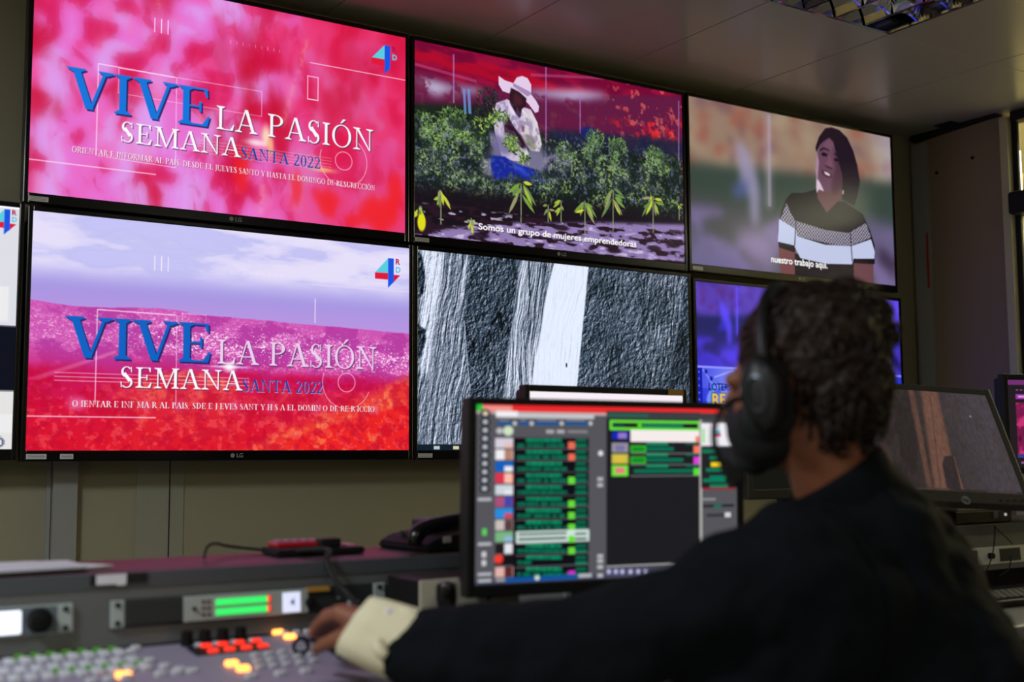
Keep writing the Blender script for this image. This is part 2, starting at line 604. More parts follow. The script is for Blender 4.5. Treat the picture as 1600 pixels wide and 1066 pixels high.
def serif_glyph(ch, wt=1.0):
    """polygons of a roman capital, cap height 1, and its advance"""
    if (ch, wt) in _G:
        return _G[(ch, wt)]
    T, t, sf = .125 * wt, .05 * wt, .035 * wt
    P = []

    def ln(x0, y0, x1, y1, w):
        d = Vector((x1 - x0, y1 - y0)).normalized()
        n = Vector((-d.y, d.x)) * w / 2
        P.append([(x0 + n.x, y0 + n.y), (x1 + n.x, y1 + n.y), (x1 - n.x, y1 - n.y), (x0 - n.x, y0 - n.y)])

    def dg(x0, x1, w, y0=0.0, y1=1.0):          # diagonal with level ends, w measured level
        P.append([(x0 - w / 2, y0), (x0 + w / 2, y0), (x1 + w / 2, y1), (x1 - w / 2, y1)])

    def srf(x, y, hw=.15, w=T):                 # a bracketed serif, y = 0 foot, y = 1 head
        s = 1 if y < .5 else -1
        P.append([(x - hw, y), (x + hw, y), (x + hw, y + s * sf), (x + w * .5, y + s * (sf + .07)), (x - w * .5, y + s * (sf + .07)), (x - hw, y + s * sf)])

    def stem(x, w=T, top=True, bot=True):
        P.append([(x - w / 2, 0), (x + w / 2, 0), (x + w / 2, 1), (x - w / 2, 1)])
        if top:
            srf(x, 1, w=w)
        if bot:
            srf(x, 0, w=w)

    def arc(cx, cy, rx, ry, a0, a1, thick=T, thin=t):
        n = 26
        o, i = [], []
        for k in range(n + 1):
            a = math.radians(a0 + (a1 - a0) * k / n)
            w = thin + (thick - thin) * abs(math.cos(a)) ** 1.3
            o.append((cx + rx * math.cos(a), cy + ry * math.sin(a)))
            i.append((cx + (rx - w) * math.cos(a), cy + (ry - min(w, thin * 1.15 + (w - thin) * .25)) * math.sin(a)))
        P.append(o + i[::-1])

    def arms(x, L, ys=(0, .5, 1)):
        for y in ys:
            l = L if y != .5 else L * .72
            yy = min(max(y, t / 2), 1 - t / 2)
            P.append([(x, yy - t / 2), (x + l, yy - t / 2), (x + l, yy + t / 2), (x, yy + t / 2)])
            if y == 1:
                P.append([(x + l - .09, 1), (x + l, 1), (x + l + .01, .77), (x + l - .025, .77)])
            elif y == 0:
                P.append([(x + l - .12, 0), (x + l, 0), (x + l + .05, .27), (x + l + .015, .27)])
            else:
                P.append([(x + l - .045, .37), (x + l, .37), (x + l, .64), (x + l - .045, .64)])
    base = {'Í': 'I', 'Ó': 'O', 'É': 'E'}.get(ch, ch)
    w = .6
    if base == 'I':
        stem(.2); w = .4
    elif base == 'E':
        stem(.2); arms(.2, .42); w = .74
    elif base == 'F':
        stem(.2); arms(.2, .40, (.5, 1)); w = .68
    elif base == 'L':
        stem(.2); arms(.2, .45, (0,)); w = .72
    elif base == 'T':
        stem(.37, top=False)
        P.append([(.03, 1), (.71, 1), (.71, 1 - t), (.03, 1 - t)])
        P.append([(.03, 1), (.1, 1), (.05, .75), (.015, .75)])
        P.append([(.71, 1), (.64, 1), (.69, .75), (.725, .75)]); w = .74
    elif base == 'V':
        dg(.40, .14, T * 1.12); dg(.42, .68, t * 1.2)
        srf(.15, 1, .17); srf(.69, 1, .14, t); w = .80
    elif base == 'A':
        dg(.14, .40, t * 1.2); dg(.70, .42, T * 1.15)
        P.append([(.22, .30), (.58, .30), (.58, .30 + t), (.22, .30 + t)])
        srf(.14, 0, .13, t); srf(.70, 0, .15); w = .84
    elif base == 'N':
        stem(.18, t * 1.1, bot=True); stem(.72, t * 1.1, bot=False)
        P.append([(.12, 1), (.25, 1), (.745, 0), (.70, 0)]); w = .90
    elif base == 'M':
        stem(.17, t * 1.1); stem(.87, T)
        P.append([(.12, 1), (.27, 1), (.56, 0), (.49, 0)])
        P.append([(.49, 0), (.53, 0), (.86, 1), (.80, 1)]); w = 1.05
    elif base == 'P':
        stem(.2); arc(.32, .74, .32, .26, -90, 90)
        P.append([(.2, 1), (.33, 1), (.33, 1 - t), (.2, 1 - t)]); P.append([(.2, .48), (.33, .48), (.33, .48 + t), (.2, .48 + t)]); w = .70
    elif base == 'R':
        stem(.2); arc(.32, .75, .31, .25, -90, 90)
        P.append([(.2, 1), (.33, 1), (.33, 1 - t), (.2, 1 - t)]); P.append([(.2, .5), (.33, .5), (.33, .5 + t), (.2, .5 + t)])
        P.append([(.32, .52), (.46, .52), (.80, .03), (.80, 0), (.66, 0)]); w = .80
    elif base == 'D':
        stem(.2); arc(.30, .5, .48, .5, -90, 90)
        P.append([(.2, 1), (.32, 1), (.32, 1 - t), (.2, 1 - t)]); P.append([(.2, 0), (.32, 0), (.32, t), (.2, t)]); w = .85
    elif base == 'O':
        arc(.43, .5, .39, .52, 0, 360); w = .87
    elif base == '0':
        arc(.28, .5, .24, .51, 0, 360); w = .58
    elif base == 'C' or base == 'G':
        arc(.43, .5, .39, .52, 42, 318)
        P.append([(.68, 1.0), (.73, 1.0), (.74, .70), (.70, .70)])
        w = .80
        if base == 'G':
            P.append([(.62, .42), (.74, .42), (.74, .07), (.62, .03)]); srf(.68, .42, .13, T); w = .86
        else:
            ln(.70, .20, .76, .25, t)
    elif base == 'S':
        arc(.30, .75, .21, .27, 40, 250, T * .85, t); arc(.30, .25, .23, .27, -140, 70, T * .85, t)
        P.append([(.14, .66), (.25, .74), (.50, .36), (.38, .26)])
        P.append([(.45, 1.0), (.49, 1.0), (.50, .74), (.465, .74)]); P.append([(.07, .27), (.11, .27), (.13, 0), (.09, 0)]); w = .60
    elif base == 'J':
        stem(.24, bot=False)
        arc(.12, .08, .185, .22, -110, 0, T, t); w = .42
        P.append([(.02, -.1), (.1, -.14), (.12, -.03), (.04, -.02)])
    elif base == 'U':
        stem(.2, bot=False); stem(.72, t, bot=False); P[:] = [[(a, max(b, .26)) if b == 0 else (a, b) for a, b in p] for p in P]
        arc(.442, .30, .305, .32, 180, 360, T * .8, t); w = .88
    elif base == 'H':
        stem(.2); stem(.70); P.append([(.2, .47), (.7, .47), (.7, .47 + t), (.2, .47 + t)]); w = .90
    elif base == 'Y':
        P.append([(.34, 0), (.34 + T, 0), (.34 + T, .48), (.34, .48)]); srf(.40, 0)
        P.append([(.08, 1), (.22, 1), (.46, .42), (.34, .42)]); P.append([(.66, 1), (.72, 1), (.46, .40), (.40, .44)])
        srf(.15, 1, .15); srf(.69, 1, .12, t); w = .80
    elif base == '2':
        arc(.27, .74, .22, .27, -35, 165, T * .9, t)
        P.append([(.36, .60), (.48, .62), (.16, .06), (.05, .06)])
        P.append([(.04, 0), (.49, 0), (.53, .2), (.49, .2), (.45, .10), (.04, .10)]); w = .58
    elif base == ',':
        P.append([(.06, .1), (.16, .1), (.16, .0), (.08, -.16), (.05, -.16), (.1, -.02), (.06, .0)]); w = .28
    else:
        w = .34
    if ch in 'ÍÓÉ':
        cx = {'Í': .2, 'Ó': .43, 'É': .35}[ch]
        P.append([(cx - .06, 1.08), (cx + .0, 1.08), (cx + .17, 1.27), (cx + .05, 1.27)])
    _G[(ch, wt)] = (P, w)
    return P, w


def screen_mesh(name, cv, w, h, parent, y=0.0, curve_name='screen'):
    """the picture as a fine grid whose points carry the displayed colour; local x right, z up, faces -y"""
    ny, nx = cv.ny, cv.nx
    xs = np.linspace(-w / 2, w / 2, nx)
    zs = np.linspace(h / 2, -h / 2, ny)
    X, Z = np.meshgrid(xs, zs)
    co = np.stack([X, np.full_like(X, y), Z], -1).reshape(-1, 3)
    idx = np.arange(nx * ny).reshape(ny, nx)
    q = np.stack([idx[:-1, :-1], idx[1:, :-1], idx[1:, 1:], idx[:-1, 1:]], -1).reshape(-1, 4)
    me = bpy.data.meshes.new(name)
    me.vertices.add(len(co))
    me.vertices.foreach_set('co', co.ravel())
    me.loops.add(q.size)
    me.loops.foreach_set('vertex_index', q.ravel().astype(np.int32))
    me.polygons.add(len(q))
    me.polygons.foreach_set('loop_start', (np.arange(len(q)) * 4).astype(np.int32))
    me.update(calc_edges=True)
    at_ = me.attributes.new('picture', 'FLOAT_COLOR', 'POINT')
    c = np.clip(cv.a, 0, 255) / 255
    c = np.where(c <= .04045, c / 12.92, ((c + .055) / 1.055) ** 2.4)
    c = np.concatenate([c, np.ones(c.shape[:2] + (1,))], -1)
    at_.data.foreach_set('color', c.ravel().astype(np.float32))
    return link(name, me, M_SCREEN, parent)


TV = {'A': (-.0135, .605), 'B': (1.0161, .6047), 'C': (2.0464, .6073), 'D': (0, 0), 'E': (1.027, -.001), 'F': (2.0606, -.0128), 'X': (-1.0307, .0034)}


def tvuv(t, px, py):
    """picture coordinates on screen t of what the photograph shows at (px, py)"""
    p = on(px, py, 1, 0.0) / TVW
    return ((p.x - TV[t][0]) * 16, 9 - (p.z - 1.08 / TVW - TV[t][1]) * 16)


def rd4(c, x=14.30, y=.5, s=1.0, k=1.0):
    def q(pts):
        return [(x + a * s, y + b * s) for a, b in pts]
    c.poly(q([(0, .72), (.64, .04), (.64, .70), (.0, .72)]), (90 * k, 205 * k, 225 * k))
    c.poly(q([(0, .72), (.64, .70), (.64, 1.0), (0, 1.0)]), (225 * k, 25 * k, 60 * k))
    c.poly(q([(.92, .76), (1.24, .76), (.92, 1.09)]), (215 * k, 20 * k, 70 * k))
    c.poly(q([(.64, .03), (.92, .03), (.92, 1.09), (.64, 1.36)]), (25 * k, 85 * k, 225 * k))
    c.sans('R', x + 1.02 * s, y + .28 * s, .25 * s, (175, 20, 75), bold=.05)
    c.sans('D', x + 1.02 * s, y + .64 * s, .25 * s, (90, 195, 225), bold=.05)


def overlay(c, blue, white, second):
    """the slide's lettering and thin white frames"""
    W = (255, 225, 250)
    c.line((2.46, 3.6), (5.5, 3.64), .045, W, .8)
    c.line((2.46, 3.6), (2.46, 7.25), .045, W, .7)
    c.line((5.55, 3.64), (5.58, 7.34), .04, W, .55)
    for k in range(3):
        c.rect(4.60 + .27 * k, 1.32, 4.64 + .27 * k, 1.92, (255, 240, 255), .8)
    for k in range(9):
        c.rect(7.78 + .27 * k, 1.65, 7.80 + .27 * k, 1.80, (255, 240, 255), .5)
    c.line((11.34, 1.98), (16, 1.98), .035, W, .75 if not second else .35)
    c.line((0, 7.72), (4.8, 7.72), .04, W, .75)
    c.ring((12.97, 6.1), .40, .035, W, .7)
    c.ring((12.97, 6.1), 1.12, .035, W, .6, -60 if not second else 20, 200)
    if not second:
        c.line((3.25, 3.64), (9.18, 3.62), .035, W, .5)
        c.line((3.25, 3.64), (3.25, 4.65), .035, W, .5)
        c.line((3.25, 4.65), (9.18, 4.69), .03, W, .5)
        c.line((9.18, 3.62), (9.18, 4.69), .035, W, .5)
        c.line((2.46, 7.25), (5.58, 7.34), .035, W, .6)
        c.frame(11.23, 2.57, 11.75, 3.62, .04, W, .85)
        for k in range(5):
            c.rect(6.5, 6.05 + k * .13, 12.4, 6.08 + k * .13, (255, 225, 180), .35)
        c.blob((9.4, 5.5), .22, .5, (255, 225, 190), .9, .8)
        c.blob((9.0, 5.85), .5, .16, (255, 240, 235), .8, .9)
        c.blob((9.6, 5.9), .15, .45, (250, 190, 130), .8, .8)
        c.blob((12.0, 6.62), .6, .12, (255, 215, 120), .6, .9)
    else:
        c.frame(5.75, 3.55, 6.75, 4.6, .035, W, .4)
        c.rect(11.46, 2.57, 11.50, 3.62, (255, 230, 255), .9)
        for k in range(3):
            c.rect(.95, 6.05 + k * .15, 8.6, 6.08 + k * .15, W, .6)
    c.serif('VIVE', 1.32, 5.48, 1.58, blue, 5.78, shadow=.06, shade=(15, 30, 95), weight=1.0)
    c.serif('LA PASIÓN', 7.18, 5.50, .98, white, 7.25, shadow=.045, shade=(70, 55, 90), weight=.84)
    c.serif('SEMANA', 3.33, 6.56, .80, (255, 250, 255), 4.98, shadow=.04, shade=(90, 40, 90), weight=.84)
    c.serif('SANTA 2022', 8.28, 6.60, .50, (25, 65, 160), 3.62, shadow=.03, shade=(210, 170, 220), weight=1.05)
    if not second:
        c.serif('ORIENTAR E INFORMAR AL PAÍS, DESDE EL JUEVES SANTO Y HASTA EL DOMINGO DE RESURECCIÓN',
                1.55, 7.24, .235, (255, 245, 252), 12.95, weight=1.15, shadow=.03, shade=(150, 20, 70))
    else:
        c.rect(1.5, 7.02, 2.1, 7.42, (245, 150, 210), .7, .1)
        for x in (4.4, 5.7, 8.0, 9.6, 11.6, 14.3):
            c.rect(x - .12, 7.05, x + .15, 7.38, (240, 150, 200), .55, .1)
        c.serif('O IENTAR E INF MA R AL PAIS, SDE E J EVES SANT Y H S A EL DOMIN O DE RE R ICCIO',
                1.62, 7.34, .235, (255, 245, 252), 12.7, weight=1.15, shadow=.03, shade=(150, 20, 60))
        c.blob((7.75, 5.62), .9, .05, (230, 215, 255), .9, .9)
        c.blob((7.75, 5.62), .28, .22, (255, 250, 255), .95, .9)
    rd4(c)


def pic_magenta():
    c = Canvas(45)
    U, V = c.U, c.V
    wx = fbm(U * .5, V * .5, 3, 5) * 3
    n = fbm(U * .9 + wx, V * .45 + wx * .6, 5, 1)
    n2 = fbm(U * .7 - wx, V * .5 + 3 + wx, 4, 22)
    st = fbm(U * 3.2 + wx, V * .7, 4, 9)
    c.a[:] = (228, 34, 96)
    left = 1 - sst(6.5, 13.0, U)
    low = sst(5.5, 7.5, V) * (1 - sst(10, 12.5, U))
    c.mix(sst(.36, .58, n + .10 * left + .08 * low), (240, 78, 152))
    c.mix(sst(.42, .62, n2 + .09 * left + .07 * low) * .95, (232, 116, 214))
    c.mix(sst(.48, .66, fbm(U * 1.1, V * .8 + wx, 5, 44) + .07 * left - .10 * (1 - left)) * .9, (222, 164, 244))
    c.mix(sst(.46, .34, fbm(U * 1.3 + wx, V * .9, 5, 144)) * .8, (212, 10, 66))
    c.mix(sst(.44, .30, n + .04 * left) * sst(.35, .6, st), (204, 12, 56))
    c.mix(sst(.55, .75, st) * .35, (250, 96, 150))
    c.mix(sst(8.5, 13, U) * .50, (222, 30, 72))
    c.mix(sst(.35, .0, U) * sst(.4, .6, n2) * .7, (205, 12, 60))
    wob = (st - .5) * 1.6 + (fbm(U * 1.8, V * 1.2, 4, 71) - .5) * 1.6
    for (x, y, rx, ry, al) in ((8.6, 4.6, .55, 2.0, .8), (9.9, 4.7, .5, 2.2, .8), (9.2, 1.6, 1.2, 1.6, .5), (7.4, 2.4, .35, 1.9, .5), (12.4, 3.8, 1.2, 1.2, .5), (4.6, .6, .8, .9, .6), (.4, 5.5, .6, .7, .7), (.4, 3.2, .5, .6, .5), (3.4, 4.6, .8, .5, .4), (13.5, 1.6, 1.6, 1.3, .4)):
        c.mix((1 - sst(.3, 1.3, np.sqrt(((U - x) / rx) ** 2 + ((V - y) / ry) ** 2) + wob)) * al, (196, 12, 44))
    for (x, y, rx, ry) in ((12.3, 8.0, .75, .6), (14.7, 8.2, .9, .9), (10.8, 7.6, .3, 1.0), (8.3, 7.3, .35, 1.0), (15.5, 7.2, .35, .9), (13.4, 8.7, .5, .3)):
        c.mix((1 - sst(.6, 1.2, np.sqrt(((U - x) / rx) ** 2 + ((V - y) / ry) ** 2) + wob * .6)) * .9, (240, 34, 40))
    for (x0, y0, x1, y1) in ((11.2, 1.0, 10.8, 2.6), (10.7, 2.8, 10.1, 5.0), (4.9, .0, 4.7, 1.0), (9.3, 7.5, 9.2, 8.8)):
        m = c.gauss(c.mask_poly([(x0 - .07, y0), (x0 + .07, y0), (x1 + .09, y1), (x1 - .09, y1)]), .04)
        c.mix(m * sst(.3, .6, fbm(U * 6, V * 6, 3, 3)) * .8, (255, 190, 180))
    soft = c.gauss(c.a, .16)
    c.a = soft * .75 + c.a * .25
    overlay(c, (22, 118, 220), (255, 246, 252), False)
    return c


def pic_coast():
    c = Canvas(45)
    U, V = c.U, c.V
    cl = fbm(U * .35, V * 1.3, 5, 31)
    c.a[:] = (198, 196, 246)
    c.mix(sst(.34, .66, cl) * (1 - sst(1.6, 2.9, V)) * .9, (234, 226, 250))
    c.mix(sst(.3, .1, np.abs(cl - .42) * 4) * .30 * (1 - sst(1.8, 2.2, V)), (182, 184, 234))
    c.mix(sst(1.7, 3.0, V) * .85, (160, 142, 222))
    c.mix(sst(2.5, 3.8, V) * .55, (196, 148, 226))
    hor = 3.32 + .47 * U / 16 + .10 * np.sin(U * .9) * (U < 6)
    land = sst(0, .06, V - hor - .04 * fbm(U * 3, V * 0, 3, 2))
    d = V - hor
    c.mix(land, (206, 84, 178))
    sp = vnoise(U * 20 + V * 3, V * 34, 77) * .65 + vnoise(U * 9, V * 13, 78) * .35
    sp2 = fbm(U * 1.3, V * 2.2, 4, 13)
    c.mix(land * sst(.55, .40, sp2) * .55, (168, 44, 150))
    band = np.exp(-((d - 1.0 - .03 * U) / .85) ** 2) * (.45 + .55 * sst(3, 6, U))
    c.mix(land * sst(.40, .72, sp) * sst(.34, .52, sp2) * band * .9, (250, 196, 236))
    c.mix(land * sst(.70, .82, sp) * band, (255, 240, 252))
    c.mix(land * sst(1.4, 3.0, d) * .75, (206, 18, 92))
    ridge = 5.4 + .5 * fbm(U * .6, U * 0, 3, 8) - .0 * U
    c.mix(sst(0, .5, V - ridge) * (.55 + .45 * sst(.4, .6, sp2)), (204, 8, 72))
    bump = fbm(U * 3.5, V * 3.5, 4, 51)
    hump = sst(0, .35, V - (6.3 - .65 * np.exp(-((U - 6.2) / 2.4) ** 2) + .1 * U * 0)) * sst(2.2, 4.6, U) * (1 - sst(7.2, 8.6, U) * .6)
    c.mix(hump * .6, (226, 70, 70))
    c.mix(hump * sst(.5, .7, bump) * .6, (246, 130, 100))
    c.mix(sst(5.8, 9.0, V) * .8, (224, 18, 34))
    rightlow = sst(0, .8, V - (9.6 - (U - 6) * .42)) * sst(7, 9, U)
    c.mix(rightlow * .8, (238, 66, 48))
    c.mix(rightlow * sst(.45, .68, bump) * .75, (250, 132, 84))
    c.mix(sst(.0, .3, V - (9.3 - (U - 7) * .28)) * sst(9, 11, U), (236, 34, 36))
    c.mix(sst(.62, .8, bump) * sst(7.0, 8.6, V) * .8 * sst(7, 12, U), (250, 120, 70))
    c.mix(sst(.56, .68, fbm(U * 5, V * 6, 4, 5)) * sst(5.6, 7.5, V) * .45, (248, 96, 96))
    c.mix(sst(.52, .36, fbm(U * 3, V * 3.5, 4, 35)) * sst(5.4, 6.6, V) * .45, (186, 4, 46))
    for k in range(5):
        c.line((.0 + .1 * k, 6.35 + k * .0), (3.2, 5.15 + .02 * k), .10, (240, 150, 190), .12)
    overlay(c, (12, 98, 196), (240, 205, 240), True)
    return c


rng = random.Random(7)


def leafy(c, x, y, n, spread, ln, wd, cols, up=.3):
    for _ in range(n):
        a = rng.uniform(0, 2 * PI)
        r = spread * math.sqrt(rng.random())
        px, py = x + r * math.cos(a), y + r * math.sin(a) * .8
        d = rng.gauss(-PI / 2, 1.1)
        L = ln * rng.uniform(.5, 1.3)
        dx, dy = math.cos(d) * L, math.sin(d) * L
        nx_, ny_ = -dy / L * wd, dx / L * wd
        col = rng.choice(cols)
        k = rng.uniform(.7, 1.15)
        P = np.array([(px, py), (px + dx * .5 + nx_, py + dy * .5 + ny_), (px + dx, py + dy), (px + dx * .5 - nx_, py + dy * .5 - ny_)])
        x0, y0 = max(0, int(P[:, 0].min() * c.R) - 1), max(0, int(P[:, 1].min() * c.R) - 1)
        x1, y1 = min(c.nx, int(P[:, 0].max() * c.R) + 2), min(c.ny, int(P[:, 1].max() * c.R) + 2)
        if x1 <= x0 or y1 <= y0:
            continue
        m = np.zeros((y1 - y0, x1 - x0))
        sub = Canvas.__new__(Canvas)
        sub.R, sub.nx, sub.ny = c.R, x1 - x0, y1 - y0
        sub._o = None
        m = Canvas._acc(sub, m, P - np.array([x0, y0]) / c.R, 2)
        a_ = c.a[y0:y1, x0:x1]
        a_ += (np.array(col) * k - a_) * np.clip(m, 0, 1)[..., None]


def pic_field():
    c = Canvas(36)
    U, V = c.U, c.V
    F = lambda L: [tvuv('B', x, y) for x, y in L]
    z3 = lambda L: [tvuv('B', 640 + x / 2.96, 50 + y / 2.96) for x, y in L]
    n = fbm(U * .8, V * 2.2, 4, 3)
    c.a[:] = (116, 8, 52)
    c.mix(sst(.45, .65, n), (150, 14, 58))
    c.mix(sst(.45, .1, np.abs(V - .75 - .03 * U + (n - .5) * .8)) * (1 - sst(9, 13, U)) * .8, (186, 10, 40))
    # lower hanging net, sky gap, red foliage
    c.poly(z3([(20, 205), (330, 262), (620, 275), (900, 290), (1250, 300), (1260, 640), (20, 520)]), (98, 26, 66), 1, .04)
    c.poly(z3([(24, 205), (120, 225), (190, 250), (330, 262), (330, 285), (190, 275), (120, 300), (70, 262), (24, 262)]), (196, 190, 222), .9, .14)
    c.poly(z3([(560, 272), (780, 268), (900, 285), (915, 300), (760, 320), (640, 302), (560, 295)]), (196, 188, 224), .9, .14)
    c.mix(sst(.55, .75, fbm(U * 2.6, V * 2.6, 4, 12)) * sst(1.3, 1.9, V) * (1 - sst(2.9, 3.6, V)) * .5, (120, 60, 70))
    bl = fbm(U * 1.7, V * 1.9, 4, 19)
    c.mix(sst(.50, .66, bl) * sst(10.8, 12.4, U) * sst(1.0, 1.9, V) * (1 - sst(3.0, 4.0, V)), (226, 40, 46))
    c.mix(sst(.62, .74, fbm(U * 3, V * 3, 3, 29)) * sst(10.5, 12, U) * (1 - sst(3.4, 4.2, V)) * .6, (236, 110, 96))
    for a, b in (((24, 150), (310, 230)), ((560, 200), (900, 215))):
        p, q = z3([a, b])
        c.line(p, q, .14, (206, 90, 140), .45)
    c.mix(sst(.44, .3, fbm(U * 2.2, V * 2.6, 4, 112)) * sst(1.2, 1.6, V) * (1 - sst(2.4, 3.0, V)) * .75, (104, 24, 62))
    # distance, bank and soil
    c.poly(z3([(640, 450), (1260, 500), (1262, 600), (640, 560)]), (22, 34, 62), .9, .1)
    c.poly(z3([(20, 330), (330, 340), (620, 470), (720, 540), (1260, 590), (1270, 1066), (20, 1066)]), (24, 36, 26), 1, .1)
    c.poly(z3([(330, 540), (700, 540), (760, 600), (700, 690), (340, 660)]), (140, 132, 172), .8, .12)
    for x in (204, 630, 788, 1243):
        p, q = z3([(x, {204: 105, 630: 160, 788: 290, 1243: 320}[x]), (x, {204: 330, 630: 545, 788: 470, 1243: 600}[x])])
        c.line(p, q, .07, (166, 120, 190), .75)
    for (x, y, w_) in ((252, 320, .14), (273, 320, .16)):
        p, q = z3([(x, 265), (x + 6, 380)])
        c.line(p, q, w_, (110, 150, 220), .8)
    # dark bush behind the woman
    for (x, y) in ((370, 300), (350, 350), (390, 340), (340, 400), (300, 430)):
        p = z3([(x, y)])[0]
        leafy(c, p[0], p[1], 70, .55, .28, .03, [(26, 26, 34), (40, 44, 44), (58, 60, 62)])
    # the woman in the hat
    c.poly(z3([(400, 330), (450, 312), (500, 340), (560, 360), (590, 420), (610, 520), (600, 555), (560, 548), (545, 530), (520, 600), (430, 590), (395, 470), (385, 400)]), (204, 190, 216))
    c.poly(z3([(560, 365), (590, 420), (610, 520), (600, 552), (562, 545), (548, 470)]), (226, 214, 226))
    c.poly(z3([(450, 380), (500, 470), (545, 540), (535, 560), (470, 480), (440, 430)]), (44, 20, 36), .9)
    c.poly(z3([(462, 312), (522, 330), (515, 395), (490, 380)]), (74, 36, 42))
    c.poly(z3([(470, 262), (540, 300), (536, 345), (510, 365), (480, 350), (462, 310)]), (44, 20, 30))
    c.poly(z3([(412, 205), (440, 225), (480, 238), (495, 212), (520, 205), (545, 215), (562, 245), (562, 290), (585, 320), (598, 345), (595, 370), (580, 375), (550, 335), (480, 265), (460, 285), (430, 275), (412, 245)]), (226, 202, 232))
    c.poly(z3([(480, 238), (560, 280), (562, 290), (545, 300), (478, 252)]), (150, 120, 170), .8)
    c.poly(z3([(375, 575), (440, 580), (520, 620), (600, 640), (612, 690), (560, 700), (470, 690), (400, 680), (378, 640)]), (28, 44, 150))
    c.poly(z3([(430, 585), (520, 622), (570, 690), (540, 690), (470, 640)]), (52, 74, 200), .7)
    zw = lambda L: [tvuv('B', 740 + x / 5.33, 100 + y / 5.33) for x, y in L]
    c.poly(zw([(310, 200), (380, 235), (440, 290), (430, 350), (395, 375), (400, 400), (380, 455), (340, 400), (300, 330), (302, 250)]), (46, 22, 32), 1, .02)
    c.poly(zw([(330, 240), (390, 270), (410, 330), (370, 350), (330, 320)]), (92, 40, 52), .6, .05)
    c.poly(zw([(285, 300), (330, 380), (380, 460), (375, 500), (300, 390)]), (236, 226, 244), .8, .02)
    c.poly(zw([(405, 375), (455, 440), (430, 450), (395, 440)]), (240, 232, 240), .9, .02)
    c.poly(zw([(440, 380), (490, 420), (540, 560), (565, 690), (540, 725), (480, 720), (430, 640), (410, 500)]), (214, 206, 210), .8, .05)
    c.poly(zw([(430, 590), (500, 620), (520, 700), (480, 720), (430, 660)]), (112, 118, 78), .7, .06)
    c.poly(zw([(250, 500), (330, 520), (400, 600), (460, 720), (440, 730), (350, 620), (260, 590)]), (44, 20, 34), .95, .03)
    c.poly(zw([(395, 510), (425, 520), (420, 570), (400, 560)]), (120, 60, 80), .8, .02)
    c.poly(zw([(395, 710), (440, 700), (460, 750), (430, 790), (400, 770)]), (220, 222, 214), .9, .02)
    c.poly(zw([(130, 560), (220, 600), (320, 700), (300, 760), (180, 740), (120, 660)]), (120, 108, 160), .9, .08)
    sh = fbm(U * 7, V * 5, 3, 8)
    c.mix(c.gauss(c.mask_poly(zw([(190, 320), (300, 300), (560, 560), (560, 720), (350, 720), (200, 600)])), .05) * sst(.52, .34, sh) * .45, (104, 84, 140))
    c.poly(zw([(130, 760), (260, 770), (330, 830), (480, 870), (575, 960), (560, 1010), (460, 960), (330, 960), (170, 960)]), (24, 40, 150), 1, .03)
    c.poly(zw([(330, 830), (420, 870), (475, 960), (430, 930), (340, 870)]), (60, 84, 220), .7, .05)
    p = z3([(830, 470)])[0]
    c.blob(p, .55, .35, (24, 34, 110), .95, .3)
    # bushes
    L1 = [(122, 160, 84), (96, 130, 66), (70, 98, 60), (140, 176, 106), (52, 74, 52)]
    D1 = [(40, 56, 46), (58, 76, 66), (30, 44, 34), (84, 98, 96)]
    for (x, y, r, k) in ((60, 420, 1.0, 0), (200, 420, 1.3, 0), (260, 480, 1.3, 0), (120, 500, 1.3, 0), (300, 560, 1.0, 1), (170, 600, 1.6, 1), (60, 600, 1.3, 1),
                         (330, 500, .8, 0), (430, 400, .6, 0), (470, 520, .7, 0), (250, 690, 1.5, 1), (80, 700, 1.3, 1), (720, 560, 1.0, 0), (700, 650, 1.2, 1), (860, 500, .9, 0),
                         (850, 560, 1.1, 0), (960, 540, 1.0, 0), (980, 620, 1.2, 0), (860, 680, 1.5, 1), (1130, 580, 1.0, 0), (1190, 620, 1.0, 0), (1100, 680, 1.4, 1),
                         (1230, 700, 1.0, 1), (620, 700, 1.2, 1), (1000, 720, 1.3, 1), (480, 720, 1.1, 1), (380, 740, 1.0, 1)):
        p = z3([(x, y)])[0]
        leafy(c, p[0], p[1], int(190 * r * r), r * .62, .24, .028, L1 if not k else D1)
    c.mix(sst(.55, .75, vnoise(U * 8, V * 8, 4)) * sst(3.4, 4, V) * (1 - sst(6.0, 7, V)) * .25, (120, 125, 150))
    reg = sst(3.0, 3.8, V) * (1 - sst(6.6, 7.2, V)) * (1 - c.gauss(c.mask_poly(zw([(190, 300), (560, 300), (580, 730), (580, 960), (130, 960)])), .1))
    patch = fbm(U * 1.5, V * 1.7, 4, 207)
    c.mix(reg * sst(.52, .36, patch) * .75, (20, 30, 30))
    c.mix(reg * sst(.55, .68, fbm(U * 9, V * 11, 3, 14)) * sst(.42, .6, patch) * .7, (168, 200, 112))
    c.mix(reg * sst(.62, .74, fbm(U * 9, V * 8, 3, 19)) * .5, (140, 144, 190))
    for (x, y, r) in ((190, 430, .32), (150, 480, .3), (60, 520, .4), (300, 640, .35), (330, 720, .3), (420, 800, .25)):
        p = zw([(x, y)])[0]
        leafy(c, p[0], p[1], 34, r * 1.1, .24, .05, [(128, 160, 66), (84, 120, 58), (160, 186, 96), (50, 74, 50)])
    # soil and pale mulch
    c.mix(sst(6.3, 7.2, V + .02 * U) * .9, (24, 15, 26))
    c.poly(z3([(330, 900), (500, 880), (700, 885), (880, 880), (1270, 890), (1270, 1066), (900, 1040), (600, 1010), (330, 990), (150, 975), (24, 960), (24, 935), (200, 905)]), (150, 128, 184), .95, .06)
    g = fbm(U * 1.6, V * 6, 4, 61)
    c.mix(sst(.52, .62, g) * sst(7.0, 7.5, V), (42, 22, 36))
    c.mix(sst(.35, .25, g) * sst(7.4, 7.7, V) * .8, (216, 200, 232))
